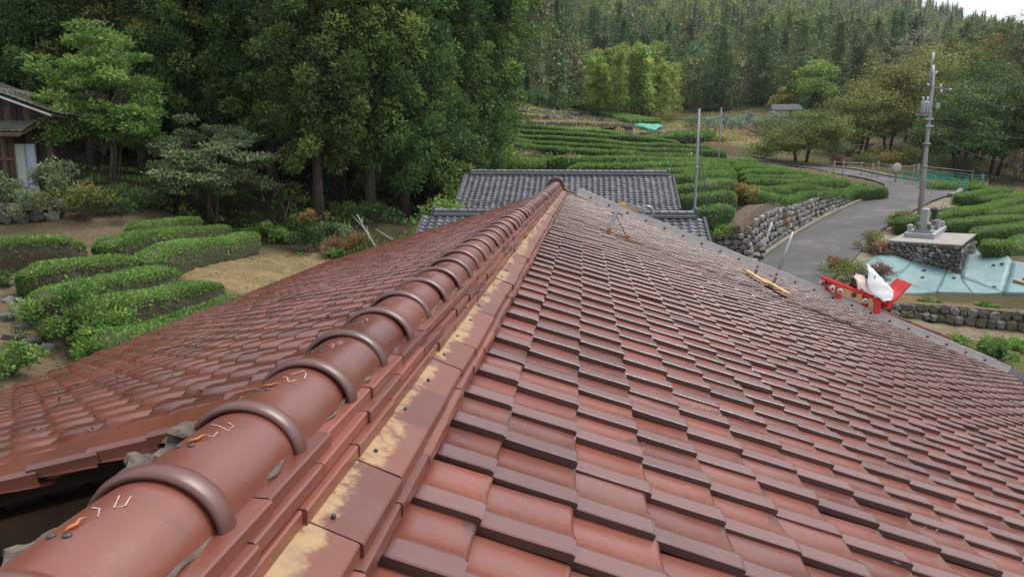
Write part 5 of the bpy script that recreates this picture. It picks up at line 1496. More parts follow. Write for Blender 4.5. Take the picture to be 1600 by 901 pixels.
# small hut on the far terrace
hp = Vector(on_ground(1226, 183)); hut = tag(empty('hut', hp), 'tiny grey roofed hut on the far terrace above the round tree', 'hut')
k_ = hp.y/F_PX
mb = MB(); mb.box((0, 0, .55), (40*k_, 2.2, 1.2)); mb.build('wall', M['white_wall'], hut)
mb = MB(); w = 46*k_/2
mb.add([(-w, -1.7, 1.0), (w, -1.7, 1.0), (w*.85, 0, 1.95), (-w*.85, 0, 1.95), (-w, 1.7, 1.0), (w, 1.7, 1.0)], [(0, 1, 2, 3), (3, 2, 5, 4), (0, 3, 4), (1, 5, 2), (0, 4, 5, 1)]); mb.build('roof', M['grey_verge'], hut)
mb = MB(); mb.box((8*k_, -1.12, .5), (10*k_, .06, .9)); mb.build('opening', M['black'], hut)

# ------------------------------------------------------------------ tea hedges
def hedge(label, pts, w, h, dens, L, mat, group, seed=0, core='tea_twig', sidefrac=.55, wob=.05):
    """clipped tea row along ground points: twiggy body with a leafy rounded top"""
    g = np.random.default_rng(seed)
    P = np.array(pts, float); seg = np.hypot(*np.diff(P[:, :2], axis=0).T); cum = np.concatenate([[0], np.cumsum(seg)]); LT = cum[-1]
    n = max(6, int(LT/.45)); s = np.linspace(0, LT, n+1)
    C = np.column_stack([np.interp(s, cum, P[:, k]) for k in range(2)])
    z = ground(C[:, 0], C[:, 1])
    if n > 6: z = np.convolve(np.pad(z, 2, 'edge'), np.ones(5)/5, 'valid')
    T = np.gradient(C, axis=0); T /= np.linalg.norm(T, axis=1, keepdims=True); Nn = np.column_stack([-T[:, 1], T[:, 0]])
    end = np.minimum(1, np.minimum(s, LT-s)/(w*.45)); end = np.sqrt(np.clip(1-(1-end)**2, .08, 1))
    hw = w/2*(1+wob*np.sin(s*1.3+seed)+wob*g.normal(size=len(s))*.5)*(.55+.45*end); hh = h*(1+wob*np.sin(s*.9+2*seed)+wob*.5*g.normal(size=len(s)))*(.72+.28*end)
    prof = np.array([(-.82, 0), (-.95, .30), (-1.0, .62), (-.97, .86), (-.80, .965), (-.40, 1.0), (.40, 1.0), (.80, .965), (.97, .86), (1.0, .62), (.95, .30), (.82, 0)])
    m = len(prof)
    def surf(i0, t, q):
        """point on the body: i0 index along, t fraction, q fraction round the profile"""
        qi = np.clip((q*(m-1)).astype(int), 0, m-2); qt = q*(m-1)-qi
        pr = prof[qi]*(1-qt)[:, None]+prof[qi+1]*qt[:, None]
        cx = C[i0]*(1-t)[:, None]+C[i0+1]*t[:, None]; nn = Nn[i0]; zz = z[i0]*(1-t)+z[i0+1]*t
        W_ = hw[i0]*(1-t)+hw[i0+1]*t; H_ = hh[i0]*(1-t)+hh[i0+1]*t
        p = np.column_stack([cx + nn*(pr[:, 0]*W_)[:, None], zz+pr[:, 1]*H_])
        d = (prof[qi+1]-prof[qi]); no = np.column_stack([nn*(-d[:, 1])[:, None], d[:, 0]]); no /= np.linalg.norm(no, axis=1, keepdims=True)
        return p, no, pr[:, 1]
    V = []
    for i in range(n+1):
        for a, b in prof: V.append((C[i, 0]+Nn[i, 0]*a*hw[i]*.94, C[i, 1]+Nn[i, 1]*a*hw[i]*.94, z[i]-.05+b*(hh[i]*.94+.05)))
    V = np.array(V); V += g.normal(size=V.shape)*.015
    idx = np.arange((n+1)*m).reshape(n+1, m)
    Q = np.column_stack([idx[:-1, :-1].ravel(), idx[1:, :-1].ravel(), idx[1:, 1:].ravel(), idx[:-1, 1:].ravel()])
    ends = []
    for i in (0, n):
        for k in range(m//2-1):
            q = (idx[i, k], idx[i, k+1], idx[i, m-2-k], idx[i, m-1-k]); ends.append(q if i == 0 else q[::-1])
    base = np.array([C[n//2, 0], C[n//2, 1], z[n//2]])
    r = tag(empty('tea_hedge', base), label, 'hedge', group)
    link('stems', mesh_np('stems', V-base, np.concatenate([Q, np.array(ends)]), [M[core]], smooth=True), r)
    N_ = int(dens*LT*(w+2*h)*.8)
    i0 = g.integers(0, n, N_); t = g.random(N_); q = g.random(N_)
    p, no, hgt = surf(i0, t, q)
    keep = (hgt > .72) | (g.random(N_) < sidefrac*(.25+.75*hgt))
    p, no, hgt = p[keep], no[keep], hgt[keep]
    # end caps
    ne = int(dens*w*h*1.2)
    for i, sg in ((0, -1), (n, 1)):
        a = g.uniform(-.9, .9, ne); b = g.random(ne)**.7*np.sqrt(1-.35*a*a)
        pe = np.column_stack([C[i]+Nn[i]*(a*hw[i])[:, None]+T[i]*sg*.03, z[i]+b*hh[i]]); p = np.concatenate([p, pe]); no = np.concatenate([no, np.tile(np.array([T[i, 0]*sg, T[i, 1]*sg, .2]), (ne, 1))]); hgt = np.concatenate([hgt, b])
    D = no*.6 + g.normal(size=p.shape)*.55; D[:, 2] += .35
    patchn = np.sin(p[:, 0]*2.1+seed)*np.cos(p[:, 1]*1.7)*.12
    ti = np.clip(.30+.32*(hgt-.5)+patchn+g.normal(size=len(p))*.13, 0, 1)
    LL = L*(.6+.8*g.random(len(p)))
    v, f, tt_ = leaves(p-base-no*L*.25, D, LL, LL*.5, g, ti, 0, no)
    link('foliage', mesh_np('foliage', v, f, [M[mat]], tt_), r)
    return r
LH = [('small rearmost tea hedge on the left, nearest the trees', (208, 347), (303, 335), .75, 'tea'), ('long dark green tea hedge, second from the forest', (160, 372), (348, 348), .75, 'tea'), ('long dark tea hedge beside the dry clearing', (222, 398), (392, 361), .78, 'tea'),
      ('bright patchy tea hedge at the left picture edge below the boulder wall', (-45, 375), (124, 366), .8, 'tea_worn'), ('patchy tea hedge with bare twigs, second of the left block', (35, 412), (203, 391), .8, 'tea_worn'),
      ('patchy yellow green tea hedge in the middle of the left block', (50, 453), (266, 412), .8, 'tea_worn'), ('thick tea hedge with a bare twiggy flank, left of the clearing', (118, 472), (335, 428), .85, 'tea_worn'), ('tea hedge closest to the red eaves on the left', (150, 520), (388, 456), .8, 'tea_worn')]
for k, (lab, a, b, h, mt_) in enumerate(LH):
    A_, B_ = on_ground(*a, h), on_ground(*b, h)
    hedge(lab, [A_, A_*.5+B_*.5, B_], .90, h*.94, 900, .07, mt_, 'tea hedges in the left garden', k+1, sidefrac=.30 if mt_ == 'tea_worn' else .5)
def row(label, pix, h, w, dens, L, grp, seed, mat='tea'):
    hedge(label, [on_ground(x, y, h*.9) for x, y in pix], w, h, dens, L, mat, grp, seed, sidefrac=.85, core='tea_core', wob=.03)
G1 = 'tea rows on the terrace above the road'
row('nearest long tea hedge right on top of the stone retaining wall', [(1172, 301), (1240, 299.5), (1320, 297), (1380, 292.5)], .85, 1.6, 330, .095, G1, 21)
for k, (lab, pix) in enumerate((('second tea row above the retaining wall', [(1172, 291), (1260, 291), (1348, 288)]), ('third tea row above the retaining wall', [(1170, 281), (1250, 283), (1318, 281)]), ('fourth tea row above the retaining wall', [(1165, 274), (1230, 277), (1290, 277)]),
                          ('fifth tea row above the retaining wall', [(1160, 266), (1210, 269), (1262, 271)]), ('sixth tea row, below the concrete strip', [(1150, 260), (1190, 262), (1232, 264)]), ('short top tea row by the concrete strip', [(1145, 254.5), (1170, 256), (1200, 258)]))):
    row(lab, pix, .9, 1.1, 280, .11, G1, 31+k)
G2 = 'tea rows behind the grey house'
for k, (lab, pix) in enumerate((('rounded tea hedge just right of the low grey roof', [(1080, 330), (1110, 326), (1140, 322)]), ('tea row between the steel pole and the yellow shrub', [(1040, 312), (1095, 306), (1143, 299)]), ('tea row level with the grey ridge at right', [(1030, 296), (1090, 290), (1142, 284)]),
                          ('tea row passing behind the nearer steel pole', [(1020, 281), (1080, 276), (1138, 268)]), ('tea row at the foot of the farther steel pole', [(1000, 268), (1060, 266), (1130, 258)]))):
    row(lab, pix, .95, 1.2, 300, .10, G2, 41+k)
G3 = 'long tea rows on the upper terraces'
for k, (lab, pix) in enumerate((('long tea row directly behind the grey ridge', [(890, 260), (980, 258), (1070, 258), (1125, 252)]), ('long tea row starting at the bushy bank', [(860, 246), (950, 248), (1060, 250), (1172, 250)]),
                          ('long tea row in the middle of the slope', [(800, 222), (880, 232), (990, 240), (1090, 244)]), ('long tea row above the bushy bank', [(796, 215), (900, 225), (1020, 234), (1130, 237)]),
                          ('long tea row below the dry terrace', [(794, 208), (880, 215), (1000, 226), (1110, 230)]), ('long upper tea row under the mown terrace', [(794, 201), (870, 206), (960, 213), (1060, 221)]),
                          ('topmost long tea row beside the dark wood', [(794, 194), (850, 197), (930, 204), (975, 209)]))):
    row(lab, pix, .95, 1.5, 180, .14, G3, 51+k)
row('narrow green tea strip high on the mown terraces', [(895, 158), (930, 168), (975, 180), (1015, 188)], .9, 4.0, 45, .30, G3, 61)
row('short tea clump at the end of the mown terrace', [(1030, 212), (1065, 210), (1100, 207)], .9, 3.0, 50, .28, G3, 62)
G4 = 'tea rows in the field right of the concrete pole'
for k, (lab, pix, m_) in enumerate((('tea row at the right picture edge farthest up by the green net', [(1500, 304), (1535, 301), (1572, 297)], 'tea_worn'), ('second tea row below the green net plot', [(1525, 310), (1580, 305), (1640, 300)], 'tea_worn'),
                          ('bright long tea row running behind the gravestones', [(1408, 345), (1440, 339), (1500, 328), (1570, 316), (1650, 306)], 'tea_worn'), ('tea row in the middle of the right field', [(1548, 331), (1590, 326), (1650, 319)], 'tea'),
                          ('tea row just behind the grave platform', [(1472, 348), (1530, 344), (1600, 339), (1660, 335)], 'tea'), ('tea row reaching the right picture edge beside the platform', [(1524, 362), (1580, 354), (1660, 344)], 'tea'), ('nearest tea row of the right field, above the blue sheets', [(1552, 380), (1600, 371), (1670, 360)], 'tea'))):
    hedge(lab, [on_ground(x, y, .7) for x, y in pix], 1.15, .8, 350, .09, m_, G4, 71+k, sidefrac=.85, core='tea_core', wob=.03)

# ------------------------------------------------------------------ forest on the left: tall cedars
CV = [cedar_meshes(100+k, H, R, b_, nb, per, L) for k, (H, R, b_, nb, per, L) in enumerate(((19, 2.7, .10, 150, 190, .18), (21, 2.5, .15, 150, 190, .18), (18, 2.9, .05, 155, 190, .18), (20, 2.4, .17, 140, 190, .18)))]
cedar_src = []
for k, (tb, V, Fq, T) in enumerate(CV):
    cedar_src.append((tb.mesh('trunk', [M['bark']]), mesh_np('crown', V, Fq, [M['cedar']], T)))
def cedar(x, y, sc, k, rz, label, group='cedars of the dark wood on the left'):
    r = tag(empty('cedar_tree', (x, y, gz(x, y)-.1), rz), label, 'tree', group); r.scale = (sc, sc, sc*(1+.1*math.sin(x*3)))
    link('trunk', cedar_src[k][0], r); link('crown', cedar_src[k][1], r)
    return r
g = np.random.default_rng(77)
for k, (px, Y, sc, v, lab) in enumerate(((427, 36, 1.05, 3, 'thick trunked cedar left of the pale straight trunk'), (497, 32.5, .95, 1, 'cedar with a pale straight bare trunk beside the slender sapling'), (527, 39, 1.0, 3, 'cedar standing just right of and behind the pale trunk'), (579, 35, 1.0, 1, 'cedar above the russet bushes'),
                          (632, 37, 1.05, 0, 'cedar with vines climbing its trunk'), (690, 41, 1.05, 2, 'bushy cedar left of the vine covered bank'), (742, 45, 1.08, 2, 'cedar at the right end of the dark wood, foliage almost to the ground'), (300, 35, 1.0, 3, 'cedar behind the grey green tree'), (228, 38, 1.0, 1, 'cedar behind the bright green tree'), (370, 39, 1.1, 0, 'cedar whose crown fills the gap right of the grey green tree'),
                          (150, 37, 1.0, 3, 'cedar behind the barn roof'), (60, 36, .95, 0, 'cedar above the barn roof'), (0, 40, 1.05, 1, 'cedar at the left picture edge above the barn'))):
    p = at(px, 300, Y); cedar(p[0], p[1], sc, v, g.random()*6.28, lab)
for rowY, x0, x1, n in ((46, -34, -6.5, 12), (53, -42, -7.5, 13), (61, -50, -8.5, 13), (70, -58, -9, 12)):
    for i in range(n):
        x = x0+(x1-x0)*(i+.5)/n+g.normal()*.5; cedar(x, rowY+g.normal()*1.2, .95+.2*g.random(), int(g.integers(4)), g.random()*6.28, 'tall dark cedar deep in the wood behind the front trunks')
for i in range(6):
    cedar(-30-3*i+g.normal(), 40-3.0*i+g.normal(), 1.0, int(g.integers(4)), g.random()*6.28, 'tall dark cedar deep in the wood behind the front trunks')

# broadleaf trees in front of the wood
p = on_ground(172, 312); tb, *cr = broad_tree(1, 6.9, 2.15, .03, 200, .125, 150, 3, .42, .25, .06, .80); plant('broadleaf_tree', tb, cr, p, 'maple', label='bright green leafy tree standing beside the dark barn', rz=.5)
p = at(330, 318, 29.5); p[2] = gz(p[0], p[1]); tb, *cr = broad_tree(2, 4.6, 2.35, .02, 210, .13, 95, 3, .26, .7, .05, .85); plant('broadleaf_tree', tb, cr, p, 'greyleaf', label='grey green spreading tree with drooping leaf layers before the dark wood', rz=1.0)
p = at(268, 100, 36); p[2] = gz(p[0], p[1]); tb, *cr = broad_tree(3, 12.5, 2.6, .35, 130, .22, 60, 2, .30, .7, .09, 1.0); plant('broadleaf_tree', tb, cr, p, 'olive', label='tall thin olive green tree reaching up between the bright tree and the cedars')
BW = 'shrubs and weeds at the foot of the wood'
def shrub(label, px, py, R, Hh, n, L, mat, seed, group=None, flat=.3, wd=.5, Y=None, name='shrub', cat='shrub', k=14):
    p = on_ground(px, py) if Y is None else np.array(at(px, py, Y))
    if Y is not None: p[2] = gz(p[0], p[1])
    tb, cr = bush(seed, R, Hh, n, L, k, flat, wd)
    r = empty(name, p); tb.build('stems', M['bark'], r)
    link('foliage', mesh_np('foliage', cr[0], cr[1], [M[mat]], cr[2]), r)
    return tag(r, label, cat, group)
shrub('grey green shrub in front of the barn door', 85, 335, 1.25, 2.1, 2600, .12, 'greyleaf', 1)
shrub('olive shrub mixed with reddish leaves right of the barn', 130, 345, 1.3, 1.6, 2400, .11, 'olive', 2)
shrub('low grey green shrub at the left picture edge by the barn', 8, 345, 1.0, 2.0, 2000, .11, 'greyleaf', 3)
shrub('dark green shrub under the bright green tree', 190, 335, 1.2, 1.2, 2200, .12, 'darkleaf', 4)
shrub('rounded dark shrub left of the rear tea hedges', 228, 325, .9, .9, 1500, .11, 'greyleaf', 5)
shrub('leafy yellow green shrub growing over the left tea hedges near the eaves', 120, 540, .95, 1.5, 3600, .075, 'maple', 6)
shrub('dark leafed shrub at the eaves corner left of the red roof', 178, 552, .8, 1.0, 3200, .075, 'tea', 7)
shrub('bright weeds at the bottom left beside the red roof', 12, 585, .7, .6, 1500, .08, 'maple', 8)
shrub('small dark bush beside the boulders at the left', 62, 534, .45, .45, 900, .06, 'darkleaf', 9)
shrub('small dark clump on the bare soil at the left edge', 8, 445, .5, .35, 700, .07, 'darkleaf', 10)
nd = shrub('upright green shrub with reddish tips at the end of the dry clearing', 482, 392, .75, 1.75, 2200, .09, 'darkleaf', 11)
p = nd.location; tb, cr = bush(111, .6, .5, 420, .08, 10, .3); link('red_tips', mesh_np('red_tips', cr[0]+np.array([.2, -.1, 1.2]), cr[1], [M['orange_leaf']], cr[2]), nd)
shrub('russet dry bush at the roof edge beyond the clearing', 545, 400, .85, 1.0, 2000, .13, 'orange_leaf', 12, wd=.2, flat=0)
shrub('smaller russet dry bush left of the other russet bush', 515, 400, .6, .75, 1300, .12, 'brown_leaf', 13, wd=.2, flat=0)
shrub('green weeds between the russet bushes and the red roof', 528, 405, .4, .5, 700, .10, 'maple', 14)
for k, (px, py, Y, R, Hh, m_) in enumerate(((410, 350, 30, .7, .7, 'vine'), (440, 352, 30, .7, .6, 'vine'), (465, 345, 31, .6, .8, 'vine'), (385, 345, 31, .7, .6, 'darkleaf'), (560, 350, 29, 1.0, .9, 'darkleaf'), (600, 355, 28.5, 1.0, .8, 'darkleaf'), (635, 360, 27.5, .9, .7, 'vine'), (585, 340, 33, 1.0, 1.0, 'darkleaf'), (545, 335, 33, .9, .8, 'darkleaf'), (660, 345, 30, 1.0, 1.2, 'vine'), (270, 318, 31, .9, .6, 'darkleaf'), (360, 330, 32, .9, .6, 'darkleaf'), (520, 345, 31, .7, .6, 'greyleaf'))):
    shrub(['low leafy undergrowth at the edge of the dark wood', 'dark fern like undergrowth in the shade of the wood'][m_ != 'vine'], px, py, R, Hh, 1000, .12, m_, 200+k, BW, Y=Y, name='undergrowth')
# vine covered bank beside the grey roofs
for k, (px, py, Y, R, Hh, lab) in enumerate(((705, 300, 31, 1.5, 2.6, 'tall vine covered thicket left of the grey roofs'), (730, 280, 36, 1.5, 2.4, 'vine thicket rising behind the grey ridge end'), (672, 330, 28, 1.2, 1.3, 'leafy vines at the left end of the low grey roof'), (755, 262, 42, 1.6, 2.6, 'dark vine thicket under the last cedar'), (745, 240, 46, 1.8, 3.0, 'pale grass and bamboo thicket under the last cedar'), (652, 352, 25.5, .7, .8, 'bright green weeds left of the low grey roof'))):
    shrub(lab, px, py, R, Hh, 3000, .14, 'vine' if k not in (3, 4) else 'darkleaf', 230+k, Y=Y, name='thicket', cat='thicket', k=26)
def sticks(label, pts, r, name='fallen_branch', mat='deadwood', cat='branch'):
    P = [Vector(p) for p in pts]; o = tag(empty(name, P[0]), label, cat); mb = MB(); mb.path([p-P[0] for p in P], [r*(1-.6*i/(len(P)-1)) for i in range(len(P))], 6); mb.build('limb', M[mat], o); return o
b_ = at(587, 386, 24); o = sticks('long dead branch leaning beyond the red eaves', [b_, at(570, 358, 24.6), at(558, 335, 25)], .045)
for a, b in (((570, 358), (552, 338)), ((578, 372), (572, 352)), ((566, 350), (566, 340))):
    A_, B_ = Vector(at(*a, 24.6)), Vector(at(*b, 24.9)); mb = MB(); mb.tube(A_-Vector(b_), B_-Vector(b_), .02, .008, n=5); mb.build('twig', M['deadwood'], o)
sticks('pale thin branch lying across the weeds by the dead one', [at(614, 375, 25), at(598, 365, 25.5), at(588, 358, 26)], .03)
sticks('long pale log along the top of the dry clearing', [np.array(on_ground(395, 361))+[0, 0, .08], np.array(on_ground(440, 372))+[0, 0, .08]], .07, 'log', cat='log')
sticks('short leaning stake beside the slender sapling', [np.array(on_ground(452, 358)), at(461, 338, on_ground(452, 358)[1])], .045, 'stake', cat='stake')
sp = on_ground(440, 357); g5 = np.random.default_rng(6); tb = MB()
tb.path([(0, 0, 0), (.25, 0, .7), (.45, .05, 1.3)], [.03, .022, .012], 6); tb.path([(.3, 0, .85), (.75, 0, 1.15), (1.05, 0, 1.5)], [.018, .012, .006], 5); tb.path([(.25, 0, .7), (-.05, 0, 1.2), (0, 0, 1.6)], [.016, .01, .005], 5)
C_ = np.array([(.45, 0, 1.5), (.8, 0, 1.6), (1.05, 0, 1.45), (-.1, 0, 1.3), (.0, 0, 1.6), (.6, 0, 1.75), (.2, 0, 1.75)]); cr = clump_crown(C_, np.full((7, 3), .26), 40, .09, .7, g5, flat=.3, bright=.5)
plant('sapling', tb, cr, sp, 'olive', 'bark_pale', 'slender pale stemmed sapling with sparse round leaves before the wood', 'tree')

# ------------------------------------------------------------------ bank and terraces in the middle distance
for k, (px, py, R, Hh, m_, lab) in enumerate(((800, 262, 2.0, 1.0, 'vine', 'rough grassy bank left behind the grey ridge'), (845, 264, 2.2, .9, 'vine', 'weedy bank behind the middle of the grey ridge'), (775, 255, 1.6, 1.4, 'greyleaf', 'grey weeds between bank and dark wood'), (820, 248, 1.8, .8, 'brown_leaf', 'brown dry weeds on top of the bank'), (895, 262, 1.0, .8, 'brown_leaf', 'round brownish bush at the end of a tea row'), (870, 240, .9, .5, 'darkleaf', 'dark tuft at the start of a long tea row'),
                                     (1160, 322, .7, 1.3, 'yellow_leaf', 'small yellow leafed shrub at the gap between the tea rows'), (1188, 250, 1.6, 1.5, 'maple', 'bright round yellow green shrub at the top of the concrete strip'), (1210, 362, .9, 1.2, 'orange_leaf', 'orange brown shrub growing out of the retaining wall'), (1200, 378, .7, .8, 'olive', 'green weeds hanging on the retaining wall'), (1125, 368, .9, .6, 'vine', 'green weeds at the near end of the retaining wall'), (1150, 345, .8, .4, 'brown_leaf', 'dry weeds on the brown bank right of the rounded hedge'),
                                     (1395, 358, .55, 1.1, 'olive', 'small upright shrub on the verge between road and grave platform'), (1408, 352, .5, .9, 'orange_leaf', 'reddish shrub touching the grave platform'), (1362, 392, .75, 1.2, 'olive', 'spreading shrub on the gravel verge by the blue sheets'), (1375, 396, .5, .6, 'brown_leaf', 'dry brown weeds at the corner of the stone platform'), (1330, 440, 1.0, .9, 'olive', 'weeds behind the red trolley'), (1310, 425, .6, .7, 'orange_leaf', 'reddish dry weeds above the red trolley'), (1366, 428, .8, .4, 'brown_leaf', 'brown dead weeds on the blue sheet edge'),
                                     (1480, 540, .6, .3, 'vine', 'low green weeds on the slope below the path'), (1545, 552, .5, .5, 'maple', 'bright green leafy plants by the lower end of the ladder'), (1562, 562, .45, .7, 'maple', 'broad leafed climber over the small green net'), (1592, 548, .6, .35, 'vine', 'green weeds at the right picture edge below the path'), (1540, 480, .3, .15, 'vine', 'green tuft on the red brown soil strip'), (1450, 474, .3, .18, 'vine', 'green weeds at the head of the dry stone wall'), (1585, 500, .4, .35, 'greyleaf', 'grey green bush growing in the dry stone wall'))):
    shrub(lab, px, py, R, Hh, 1500, .085*max(1, (py < 330)*1.6), m_, 300+k, name='bush', cat='bush')
for k, (px, py, R, Hh, m_, lab) in enumerate(((965, 176, 2.6, 2.6, 'olive', 'rounded olive bush below the bamboo grove'), (1000, 182, 2.6, 2.2, 'brown_leaf', 'pinkish brown bare bush below the bamboo grove'), (1040, 192, 2.6, 1.8, 'yellow_leaf', 'yellowish bush at the foot of the bamboo grove'), (1080, 205, 2.0, 2.2, 'greyleaf', 'grey green bush right of the bamboo grove'), (840, 163, 2.6, 2.6, 'darkleaf', 'dark round bush on the far left terrace'), (812, 160, 2.0, 2.0, 'darkleaf', 'dark bush against the wood on the far terrace'),
                                     (880, 155, 1.6, 4.5, 'bluegreen', 'narrow blue green conifer at the far terrace'), (900, 150, 1.6, 5.5, 'darkleaf', 'narrow dark conifer at the far terrace'), (885, 148, 1.4, 1.8, 'yellow_leaf', 'small yellow bush beside the narrow conifers'), (1330, 240, 2.2, 2.2, 'orange_leaf', 'orange brown thicket right of the round tree'), (1350, 258, 1.6, 1.4, 'olive', 'olive thicket behind the pole fence'), (1385, 258, 1.8, 2.0, 'yellow_leaf', 'yellowish thicket behind the traffic mirror'), (1420, 258, 1.8, 2.0, 'olive', 'olive thicket left of the concrete pole'),
                                     (1475, 262, 1.8, 2.2, 'greyleaf', 'dry pale reeds right of the concrete pole'), (1470, 250, .9, 2.2, 'yellow_leaf', 'yellow leafed stem right of the concrete pole'), (1500, 268, 1.7, 1.6, 'olive', 'low bush at the back of the green net plot'), (1470, 296, 1.5, .6, 'maple', 'vegetables growing behind the green net'), (1510, 298, 1.5, .6, 'maple', 'leafy vegetables at the right end of the net plot'), (1590, 285, 1.9, 3.3, 'brown_leaf', 'bare brown tree at the right picture edge'), (1310, 258, 1.2, 1.0, 'brown_leaf', 'brown undergrowth below the round tree'),
                                     (1290, 200, 2.0, 1.2, 'brown_leaf', 'brown scrub on the terrace right of the hut'), (1180, 212, 3.0, 1.2, 'brown_leaf', 'dry scrub below the row of blue green saplings'), (1120, 222, 2.0, .6, 'yellow_leaf', 'dry yellow grass patch above the tea rows'), (1320, 185, 2.0, 3.4, 'silver_leaf', 'silvery pale tree left of the olive grove'), (1235, 178, 1.6, 1.6, 'silver_leaf', 'pale grey bush in front of the hut'))):
    shrub(lab, px, py, R, Hh, 1300, .17, m_, 340+k, name='bush', cat='bush', k=20)
for k in range(13):
    shrub('small blue green conifer in the far sapling row', 1106+k*12.5, 203-.6*k+3*math.sin(k*2.1), 1.0, 2.0+.5*math.sin(k*1.7), 420, .22, 'bluegreen', 380+k, 'blue green saplings on the far terrace', name='conifer_sapling', cat='sapling', k=12)
for k, (lab, pix, h) in enumerate((('lowest grey stone terrace edge above the long tea rows', [(800, 196), (870, 197), (940, 199), (985, 201)], .9), ('middle stone edge of the dry mown terraces', [(795, 186), (860, 187), (930, 189), (965, 192)], .9), ('upper stone edge of the dry mown terraces', [(800, 176), (850, 177), (905, 180)], .8),
                              ('grey stone edge right of the hut terrace', [(1290, 189), (1325, 191), (1360, 196)], 1.0), ('low stone edge beside the road end at the terrace', [(1010, 212), (1045, 209), (1085, 206)], .6))):
    b = [Vector(on_ground(x, y)) for x, y in pix]; stone_wall('terrace_edge', lab, b, [p+Vector((0, .3, h*.6)) for p in b], .6, SET_B, .9, seed=60+k, limit=70)
# little shelter, sheets and stakes at the end of the tea field
sh = Vector(on_ground(950, 209)); o = tag(empty('field_shelter', sh), 'low dark wooden shelter beside the upper tea rows', 'shelter'); kx = sh.y/F_PX
mb = MB()
for x in (-10, 10): mb.box((x*kx, -.4, .35), (.12, .12, 1.1)).box((x*kx, .4, .35), (.12, .12, 1.1))
mb.build('post', M['wood_mid'], o); mb = MB(); mb.box((0, 0, .95), (26*kx, 1.4, .12)); mb.build('roof', M['deadwood'], o); mb = MB(); mb.box((0, .3, .35), (18*kx, .2, .7)); mb.build('stack', M['wood_dark'], o)
sh = Vector(on_ground(982, 210)); o = tag(empty('crate_stack', sh), 'pale wooden crate stack right of the low shelter', 'crate')
for k in range(3): mb = MB(); mb.box((.1*math.sin(k*3), 0, .25+.42*k), (12*kx, .7, .38), bev=.02); mb.build('crate', M['stone_pale' if k != 1 else 'wood_mid'], o)
sh = Vector(on_ground(1010, 203)); o = tag(empty('green_net', sh), 'pale green net spread at the end of the mown terrace', 'net'); patch('mesh', [(990, 199), (1000, 194), (1036, 200), (1022, 207)], 8, 6, .25, M['net'], o, sh, .2, 3)

# round tree, olive grove and the dark trees on the right
def bt(label, px, py, Y, Hh, R, mat, seed, base=.12, per=70, L=.32, ncl=70, flatc=.5, group=None, tr=.14, gap=1.0, cat='tree', name='broadleaf_tree'):
    p = np.array(at(px, py, Y)); p[2] = gz(p[0], p[1])
    tb, *cr = broad_tree(seed, Hh, R, base, per, L, ncl, 2, flatc, .5, tr, gap); return plant(name, tb, cr, p, mat, label=label, cat=cat, group=group)
bt('wide round dark green tree standing above the road bend', 1250, 262, 72, 5.4, 4.2, 'midleaf', 11, -.08, 190, .17, 130, .36)
bt('large olive tree behind the concrete pole', 1392, 235, 86, 10.5, 5.2, 'olive', 12, .0, 150, .24, 120, .6)
bt('olive tree left of the large one, lower', 1345, 238, 84, 7.5, 4.2, 'olive', 13, .0, 150, .24, 100, .6)
bt('olive tree with pale top right behind the pole', 1440, 230, 90, 11.5, 4.0, 'olive', 14, .02, 150, .24, 100, .6)
bt('pale dull crowned tree just left of the antenna', 1418, 230, 96, 13.5, 3.0, 'pale_leaf', 15, .5, 50, .32, 36, .5)
bt('rust coloured tree high behind the dark trees', 1545, 220, 112, 13.0, 2.8, 'orange_leaf', 16, .3, 110, .24, 50, .45)
bt('yellowish olive tree right of the pole', 1490, 225, 100, 13, 4.2, 'olive', 17, .2, 70, .36, 70, .6)
bt('dark green tree with dense crown right of the pole', 1495, 285, 70, 8.5, 3.8, 'darkleaf', 18, -.02, 170, .20, 120, .5)
bt('tall dark green tree near the right picture edge', 1555, 285, 74, 10.5, 4.2, 'darkleaf', 19, -.02, 170, .20, 130, .5)
bt('dark tree cut by the right picture edge', 1610, 290, 70, 10.0, 3.6, 'darkleaf', 20, -.02, 170, .20, 110, .5)
bt('dark green crown behind the net plot', 1525, 270, 82, 10.5, 4.0, 'darkleaf', 21, -.02, 150, .22, 110, .5)
bt('dense green tree high at the right edge', 1590, 240, 96, 15, 4.5, 'darkleaf', 22, .02, 140, .24, 100, .6)
bt('yellow green leafy tree behind the hut', 1272, 180, 128, 8.5, 3.6, 'bamboo', 23, .1, 60, .4, 60, .6)
bt('small yellow tree left of the hut roof', 1222, 165, 130, 4.5, 1.8, 'yellow_leaf', 24, .1, 50, .4, 24, .5)

# bamboo grove
def bamboo(seed, H):
    g6 = np.random.default_rng(seed); tb = MB(); C = []; Rd = []
    a = g6.random()*6.28; b = .10*H
    for t in np.linspace(0, 1, 8): pass
    pts = [(math.cos(a)*b*t**2.4, math.sin(a)*b*t**2.4, H*(t-.06*t**5)) for t in np.linspace(0, 1, 9)]
    tb.path(pts, [.07*(1-.85*t) for t in np.linspace(0, 1, 9)], 6)
    for t in np.linspace(.22, 1, 24):
        i = t*8; k = min(int(i), 7); f = i-k; c = np.array(pts[k])*(1-f)+np.array(pts[k+1])*f
        r = .95*(1-.55*t)+.25
        for q in range(2): C.append(c+g6.normal(size=3)*np.array([r*.6, r*.6, .25])); Rd.append([r*.65, r*.65, r*.45])
    return tb, clump_crown(np.array(C), np.array(Rd), 34, .55, .30, g6, droop=.45, out=.7, bright=.6, up=.1)
BM = []
for k in range(4):
    tb, cr = bamboo(60+k, 11.5); BM.append((tb.mesh('culm', [M['bamboo_culm']]), mesh_np('foliage', cr[0], cr[1], [M['bamboo']], cr[2])))
g = np.random.default_rng(15)
